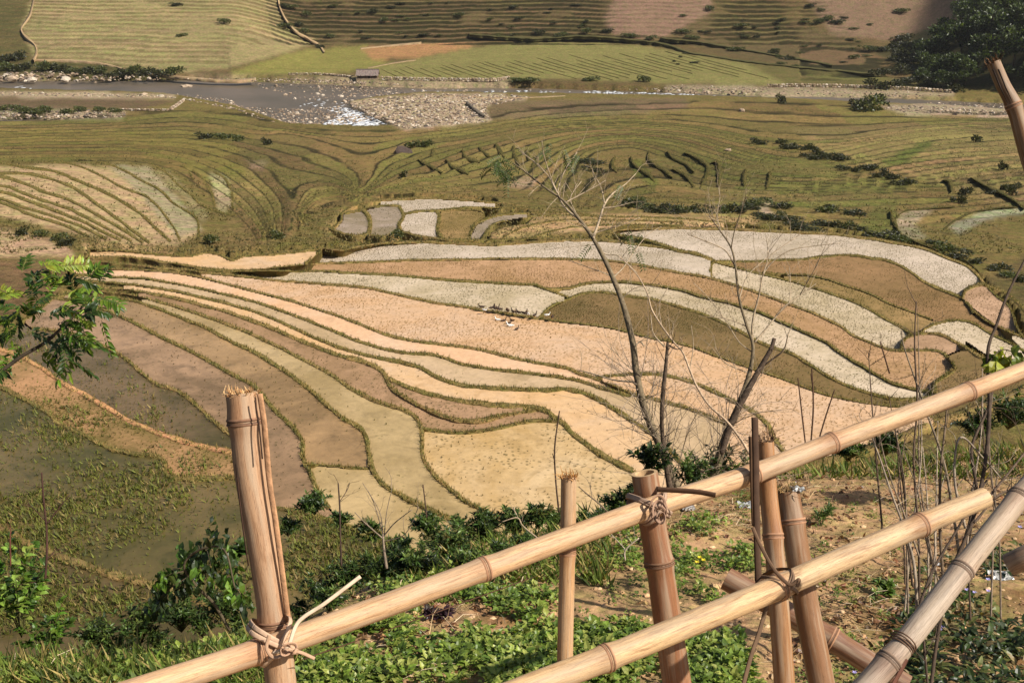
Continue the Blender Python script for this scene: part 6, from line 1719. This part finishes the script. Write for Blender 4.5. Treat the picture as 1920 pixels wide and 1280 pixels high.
# ------------------------------------------------------------------ bare trees and stems
def limb(mb, pts, depth, col=(150,126,100), sides=8, step=5.0, taper_noise=True):
    """pts: (u, v, width px)"""
    d0, d1 = depth if np.ndim(depth) else (depth, depth)
    s = spline(pts, step); q = np.linspace(0, 1, len(s)); d = d0 + (d1 - d0) * q
    pth = ray(s[:, 0], s[:, 1]) * d[:, None]
    r = s[:, 2] * (0.72 if s[0, 2] > 20 else 0.80) * d / FPX / 2
    r = r * (1 + .18 * fbm(q * len(s) / 4, q * 0 + pts[0][0], 700, 2))
    v, f = tube_geo(pth, r, sides)
    cv = srgb(col) * (1 + .5 * fbm(np.repeat(q * len(s) / 3, sides), np.tile(np.arange(sides) * .8, len(s)), 701, 2))[:, None]
    cv = np.vstack([cv, cv[:1], cv[-1:]])
    mb.add(v, f, cv)
    return pth, r
def twigs(mb, pth, n, ln, r0, col, spread=.8, rise=.5, t0=.2, sub=2):
    n_ = len(pth)
    for _ in range(n):
        i = int(n_ * (t0 + (1 - t0) * rng.random()) * .999); tg = unit(pth[min(i + 1, n_ - 1)] - pth[max(i - 1, 0)])
        d = unit(tg * .6 + rand_dirs(1)[0] * spread + np.array([0, 0, rise])); L = ln * rng.uniform(.4, 1.1)
        b = pth[i]; m = b + d * L * .5 + rng.normal(0, L * .06, 3); e = m + unit(d + rng.normal(0, .35, 3)) * L * .5
        sp_ = spline3([b, m, e], 10)
        v, f = tube_geo(sp_, np.linspace(r0, r0 * .35, len(sp_)), 4); mb.add(v, f, srgb(col))
        for _ in range(sub):
            j = rng.integers(3, len(sp_)); dd = unit(d + rand_dirs(1)[0] * .9 + [0, 0, .2]); l2 = L * rng.uniform(.2, .5)
            v, f = tube_geo([sp_[j], sp_[j] + dd * l2 * .5 + rng.normal(0, l2 * .06, 3), sp_[j] + dd * l2], [r0 * .55, r0 * .4, r0 * .2], 3); mb.add(v, f, srgb(col))
def finish_tree(name, label, cat, base, trunk, tw, leaves=None, trunk_name='trunk'):
    t = empty(name, base, label, cat)
    v, f, tt_ = trunk.arrays(); part(trunk_name, v, f, M_BARK, t, tint=tt_)
    if tw and tw.n: v, f, tt_ = tw.arrays(); part('twigs', v, f, M_BARK, t, tint=tt_)['kind'] = 'stuff'
    if leaves and leaves.n: v, f, tt_ = leaves.arrays(); part('leaves', v, f, M_LEAF, t, tint=tt_, smooth_shade=False)['kind'] = 'stuff'
    return t
BK = (134,118,92); TW = (190,168,138); DB = (92,76,62)
tr, tw, lf_ = MB(), MB(), MB()
main, _ = limb(tr, [(1268,930,34),(1262,900,30),(1245,850,26),(1222,800,21),(1204,750,20),(1192,690,18),(1186,640,17),(1168,570,15),(1140,500,13),(1112,447,11),(1087,412,9),(1058,378,7),(1022,352,5),(988,325,4),(962,306,3)], (8.9, 9.3), BK, 10)
for pts in ([(1112,447,7),(1124,412,6),(1134,382,5),(1150,362,4),(1172,346,3),(1192,326,2)], [(1087,412,6),(1062,392,5),(1046,360,4),(1060,318,3),(1082,286,2.5)], [(1050,372,4),(1034,335,3),(1020,292,2.5),(1016,264,2)],
            [(1045,362,4),(1028,330,3),(1000,302,2.5),(972,282,2)], [(1060,380,4),(1090,364,3),(1120,348,2.5),(1136,338,2)], [(1108,440,3),(1130,432,2.5),(1160,424,2),(1200,408,2)], [(1130,390,3),(1150,388,2),(1170,384,2)],
            [(1124,470,4),(1140,478,3),(1160,480,2.5),(1195,512,2)], [(1150,520,4),(1170,500,3),(1190,470,2.5),(1215,440,2),(1240,425,1.5)], [(1095,425,4),(1080,400,3),(1070,370,2.5),(1090,340,2)], [(1134,382,3),(1126,350,2.5),(1110,320,2)],
            [(1160,545,3),(1150,520,2.5),(1100,500,2),(1065,488,1.5)], [(1165,560,3),(1190,540,2.5),(1215,536,2),(1240,540,1.5)], [(1190,650,4),(1200,640,4),(1207,648,4)], [(1196,700,2.5),(1170,680,2),(1150,650,1.5)], [(1188,716,5),(1150,712,4),(1110,700,3),(1085,694,2)]):
    p_, _ = limb(tw, pts, (9.25 + rng.normal(0, .1), 9.3 + rng.normal(0, .25)), TW, 5, 4.0)
    twigs(tw, p_, 5, .32, .0024, TW)
twigs(tw, main[len(main) // 2:], 14, .4, .003, TW, .9, .2)
base_tw = main[:len(main) // 4]
twigs(tw, main[:len(main) // 3], 80, .85, .0035, (168,148,126), 1.3, .25, 0.0, 3)
for (u, v, n) in ((935,300,7),(930,315,6),(945,330,3),(1062,280,2),(1080,288,2),(1035,272,2),(1180,440,2),(1205,435,1),(1185,470,1),(1165,345,1),(1112,458,1)):
    c = P(u, v, 9.3)
    for _ in range(n):
        b = c + RIGHT * rng.normal(0, .03) + UP * rng.normal(0, .02); d = unit(RIGHT * rng.normal(.2, .8) - UP * rng.uniform(.1, .8) + FWD * rng.normal(0, .4)); L = .12
        k_ = 8; tt_ = np.linspace(.1, 1, k_)[:, None]; ra = b + d * L * tt_ - UP * (.04 * tt_ ** 2); sd = unit(np.cross(d, -FWD))
        B = np.vstack([ra, ra]); Dd = np.vstack([np.tile(sd + d * .5, (k_, 1)), np.tile(-sd + d * .5, (k_, 1))])
        lv, lf = leaf_geo(B, Dd, np.tile(-FWD + UP * .5, (2 * k_, 1)), .036, .011, .1, .2); lf_.add(lv, lf, shade(srgb((82,96,46)), 2 * k_, .3))
finish_tree('bare_tree', 'taller bare tree leaning left with thin pale twigs and few leaves at its top', 'tree', P(1268, 930, 8.9), tr, tw, lf_)
tr, tw = MB(), MB()
m2, _ = limb(tr, [(1330,930,30),(1345,870,25),(1362,815,21),(1385,760,18),(1405,700,13),(1412,650,9),(1400,610,8),(1386,560,7),(1379,500,6),(1371,465,5),(1352,435,4),(1330,405,3)], (9.0, 9.3), BK, 10)
limb(tr, [(1352,850,14),(1372,790,17),(1400,735,16),(1428,685,13),(1445,655,11),(1452,634,10)], (8.95, 9.0), DB, 8)
for pts in ([(1425,690,6),(1450,672,5),(1470,655,4),(1478,625,2.5)], [(1412,650,6),(1411,605,5),(1424,550,4),(1431,515,4),(1450,490,3),(1480,470,2.5),(1520,462,2),(1575,456,1.5)], [(1415,642,5),(1440,612,4),(1470,576,3.5),(1496,556,3),(1530,532,2)], [(1386,560,3),(1400,520,2.5),(1430,490,2),(1470,460,2),(1500,440,1.5)],
            [(1379,500,4),(1360,470,3),(1330,455,2.5),(1290,440,2)], [(1371,465,3),(1378,430,2.5),(1392,390,2),(1400,360,1.5)], [(1352,435,3),(1345,405,2),(1350,370,1.5)], [(1400,612,3),(1370,600,2.5),(1330,592,2)], [(1410,660,3),(1385,640,2.5),(1360,600,2),(1330,560,1.5),(1300,530,1.5)],
            [(1431,515,3),(1440,480,2),(1436,440,1.5)], [(1480,570,3),(1482,530,2),(1480,500,1.5)], [(1500,553,2.5),(1530,500,2),(1538,480,1.5)], [(1405,700,3),(1360,680,2.5),(1340,650,2)]):
    p_, _ = limb(tw, pts, (9.2 + rng.normal(0, .1), 9.3 + rng.normal(0, .25)), TW, 5, 4.0)
    twigs(tw, p_, 6, .34, .0023, TW)
twigs(tw, m2[len(m2) // 2:], 16, .4, .0028, TW, 1.0, .3)
twigs(tw, m2[:len(m2) // 3], 64, .7, .0035, (168,148,126), 1.3, .3, 0.0, 3)
finish_tree('bare_tree', 'second bare tree with a dark broken stump branch and spreading fine twigs', 'tree', P(1330, 930, 9.0), tr, tw)
tr, tw = MB(), MB()
p_, _ = limb(tr, [(1260,930,18),(1250,880,13),(1241,800,10),(1243,740,11),(1248,690,9),(1252,642,7)], 8.8, (96,80,64), 8)
twigs(tw, p_, 14, .45, .003, (110,92,74), 1.1, .4)
limb(tw, [(1246,650,5),(1225,625,3),(1220,590,2)], 8.8, TW, 4); limb(tw, [(1250,645,5),(1270,655,3),(1280,650,2)], 8.8, DB, 4)
finish_tree('sapling', 'dark upright sapling between the two bare trees with a broken top', 'sapling', P(1260, 930, 8.8), tr, tw, trunk_name='stem')
tr, tw = MB(), MB()
p_, _ = limb(tr, [(1430,890,6),(1405,850,6),(1390,825,6),(1363,790,5.5),(1330,760,5.5),(1307,725,5),(1293,692,5),(1280,660,4.5),(1262,640,4),(1240,610,4),(1222,580,3.5),(1213,548,3),(1192,512,2.5),(1160,480,2)], (8.6, 9.0), (206,178,146), 6)
limb(tw, [(1293,692,3),(1300,650,2),(1296,610,1.5)], 8.8, TW, 4); limb(tw, [(1240,610,3),(1236,570,2),(1252,540,1.5)], 8.9, TW, 4)
twigs(tw, p_, 12, .3, .0025, TW)
finish_tree('dry_stem', 'long thin pale stem arching left between the bare trees', 'stem', P(1430, 890, 8.6), tr, tw, trunk_name='stem')
# the thicket of stems on the right
TH = [([(1742,1310,9),(1760,1180,9),(1785,1070,9),(1825,970,9),(1848,860,10),(1855,760,10),(1852,660,8),(1868,610,7),(1890,550,6),(1925,480,5)], (4.6, 5.2), 'tallest dark stem of the thicket leaning out at the right edge', DB),
      ([(1720,1150,8),(1714,1060,8),(1695,990,6),(1670,920,5),(1650,860,4),(1628,800,3)], (4.6, 4.9), 'pale-barked stem of the thicket leaning left', (168,150,128)),
      ([(1724,1140,6),(1722,1000,6),(1713,860,5),(1720,760,5),(1715,650,4),(1718,565,3)], (5.6, 5.7), 'straight thin stem left of the thicket reaching above the rail', (112,92,74)),
      ([(1768,1080,8),(1762,980,7),(1764,880,6),(1770,820,5),(1778,740,4)], (5.0, 5.1), 'upright stem in the middle of the thicket', (130,110,88)),
      ([(1780,1090,9),(1812,1000,8),(1830,920,8),(1822,840,7),(1850,770,6),(1870,700,5)], (4.8, 5.2), 'forked dark stem behind the pale pole', DB),
      ([(1800,1050,8),(1784,940,7),(1768,860,6),(1740,780,5),(1712,700,4),(1695,650,3),(1690,620,3)], (5.0, 5.4), 'pale stem of the thicket leaning back to the left', (150,132,108)),
      ([(1740,1290,6),(1732,1200,6),(1728,1120,7)], (4.5, 4.6), 'short stem hidden below the pale pole', DB),
      ([(1830,960,7),(1880,900,6),(1920,850,5),(1960,800,4)], (4.9, 5.1), 'stem of the thicket slanting out to the right edge', (120,100,82)),
      ([(1826,980,6),(1870,930,5),(1905,915,4),(1950,900,3)], (4.8, 4.9), 'thin low stem pointing right above the pale pole', (120,100,82)),
      ([(1810,990,7),(1790,900,6),(1800,820,5),(1845,860,4),(1880,900,3)], (4.9, 5.0), 'crooked pale stem in the thicket', (176,158,136)),
      ([(1690,1250,7),(1740,1090,7),(1790,1000,6),(1850,900,5)], (4.4, 4.9), 'thin stem crossing the thicket behind the pale pole', DB)]
for pts, dep, lab, col in TH:
    tr, tw = MB(), MB()
    p_, _ = limb(tr, pts, dep, col, 7)
    twigs(tw, p_, 9, .22, .002, col, 1.0, .4)
    finish_tree('thicket_stem', lab, 'stem', ray(np.float64(pts[0][0]), np.float64(pts[0][1])) * dep[0], tr, tw, trunk_name='stem')
for k_ in range(16):
    u0 = rng.uniform(1640, 1900); v0 = rng.uniform(960, 1180); dep = rng.uniform(4.9, 6.6); h_ = rng.uniform(220, 460); lean = rng.normal(-10, 45)
    tr, tw = MB(), MB(); col = [(150,130,108), (108,88,70), (186,166,142)][k_ % 3]
    p_, _ = limb(tr, [(u0, v0, 5), (u0 + lean * .3 + rng.normal(0, 6), v0 - h_ * .35, 4.5), (u0 + lean * .7 + rng.normal(0, 8), v0 - h_ * .7, 3.5), (u0 + lean, v0 - h_, 2)], (dep, dep + .2), col, 6)
    twigs(tw, p_, 8, .22, .0018, col, 1.0, .5)
    t_ = finish_tree('dry_stem', 'fine dry stem among the thicket beside the pale pole', 'stem', ray(np.float64(u0), np.float64(v0)) * dep, tr, tw, trunk_name='stem')
    t_['group'] = 'fine dry stems of the thicket'
SAP = [([(85,1085,6),(88,1030,6),(87,985,5),(82,940,5),(78,885,4)], [[(88,982,4),(108,955,3),(130,928,2)], [(84,975,3),(65,955,2),(52,945,1.5)], [(86,1050,3),(100,1035,2),(105,1025,2)], [(80,1070,3),(72,1080,2),(68,1090,2)]], 5.3, 'dark forked sapling rising over the weedy paddy at the left', (84,58,48)),
       ([(20,1060,4),(19,1020,4),(20,995,3)], [], 5.2, 'short reddish shoot at the far left', (110,66,50)),
       ([(640,1060,5),(638,1000,4),(637,950,4),(634,905,3)], [[(637,940,2),(650,920,2),(656,905,1.5)]], 6.0, 'thin upright shoot left of the grey twiggy sapling', (84,66,54)),
       ([(1048,960,5),(1042,900,4),(1040,840,4),(1049,770,3)], [[(1041,870,2),(1036,850,2)]], 7.0, 'thin crooked shoot beside the torn thin post', (84,64,50)),
       ([(800,970,4),(797,940,3),(793,908,3)], [], 6.6, 'tiny shoot at the edge of the round yellow paddy', (90,70,56)),
       ([(1510,830,4),(1503,770,4),(1496,708,3)], [], 8.8, 'leftmost of three dark shoots above the upper rail', (96,70,52)), ([(1521,825,4),(1525,760,4),(1522,690,3)], [[(1526,740,3),(1520,700,2)]], 8.8, 'middle one of three dark shoots above the upper rail', (96,70,52)),
       ([(1537,818,4),(1550,775,4),(1565,730,3)], [], 8.8, 'right slanting one of three dark shoots above the upper rail', (96,70,52)), ([(1668,700,4),(1650,640,3)], [], 7.0, 'small reddish twig by the pale right-hand paddies', (96,70,52)),
       ([(725,1065,8),(720,1030,6),(718,1000,5)], [[(719,1010,4),(690,985,3),(665,960,2)], [(719,1005,4),(740,980,3),(772,955,2)], [(718,1000,3),(712,960,2),(690,920,2)], [(720,1008,3),(725,960,2),(735,915,1.5)], [(718,1000,3),(700,940,2),(680,905,1.5)], [(720,1015,3),(760,1000,2),(785,950,2)]], 6.1, 'grey twiggy sapling with fanned bare twigs by the yellow pool', (150,132,112)),
       ([(1160,985,5),(1130,950,4),(1100,925,3),(1085,912,2)], [[(1110,932,2),(1106,908,2)]], 7.2, 'bare grey twig slanting from the thin post', (130,112,92)), ([(1010,1010,4),(980,985,3),(970,970,3),(940,978,2)], [[(972,972,2),(962,950,2)]], 6.6, 'small pale forked twig above the upper rail', (196,172,140)),
       ([(1172,1050,4),(1173,1030,4),(1198,1008,3)], [[(1173,1030,3),(1150,1005,2),(1135,990,2)]], 6.2, 'forked pale twig lying left of the dark post', (206,186,160))]
for pts, subs, dep, lab, col in SAP:
    tr, tw = MB(), MB()
    p_, _ = limb(tr, pts, dep, col, 6, 4.0)
    for sb in subs:
        q_, _ = limb(tw, sb, (dep, dep + rng.normal(0, .12)), col, 5, 4.0); twigs(tw, q_, 2, .14, .0016, col)
    twigs(tw, p_, 2, .1, .0015, col)
    finish_tree('shoot', lab, 'shoot', ray(np.float64(pts[0][0]), np.float64(pts[0][1])) * dep, tr, tw, trunk_name='stem')
# ------------------------------------------------------------------ thin haze over the valley
hv, hf = box_geo(-520, 520, -40, 760, -48, 60)
hm_ = bpy.data.materials.new('haze'); hm_.use_nodes = True; ht = hm_.node_tree
ht.nodes.remove(ht.nodes['Principled BSDF'])
pv_n = ht.nodes.new('ShaderNodeVolumePrincipled'); pv_n.inputs['Density'].default_value = HAZE; pv_n.inputs['Color'].default_value = (0.93, 0.92, 0.92, 1); pv_n.inputs['Anisotropy'].default_value = 0.2
ht.links.new(pv_n.outputs['Volume'], ht.nodes['Material Output'].inputs['Volume'])
tag(mesh_np('haze', hv, hf, hm_, smooth_shade=False), 'thin daylight haze filling the valley', kind='stuff')
print('TRIS', sum(len(o.data.loop_triangles) if o.type == 'MESH' and not o.data.calc_loop_triangles() else 0 for o in bpy.data.objects))
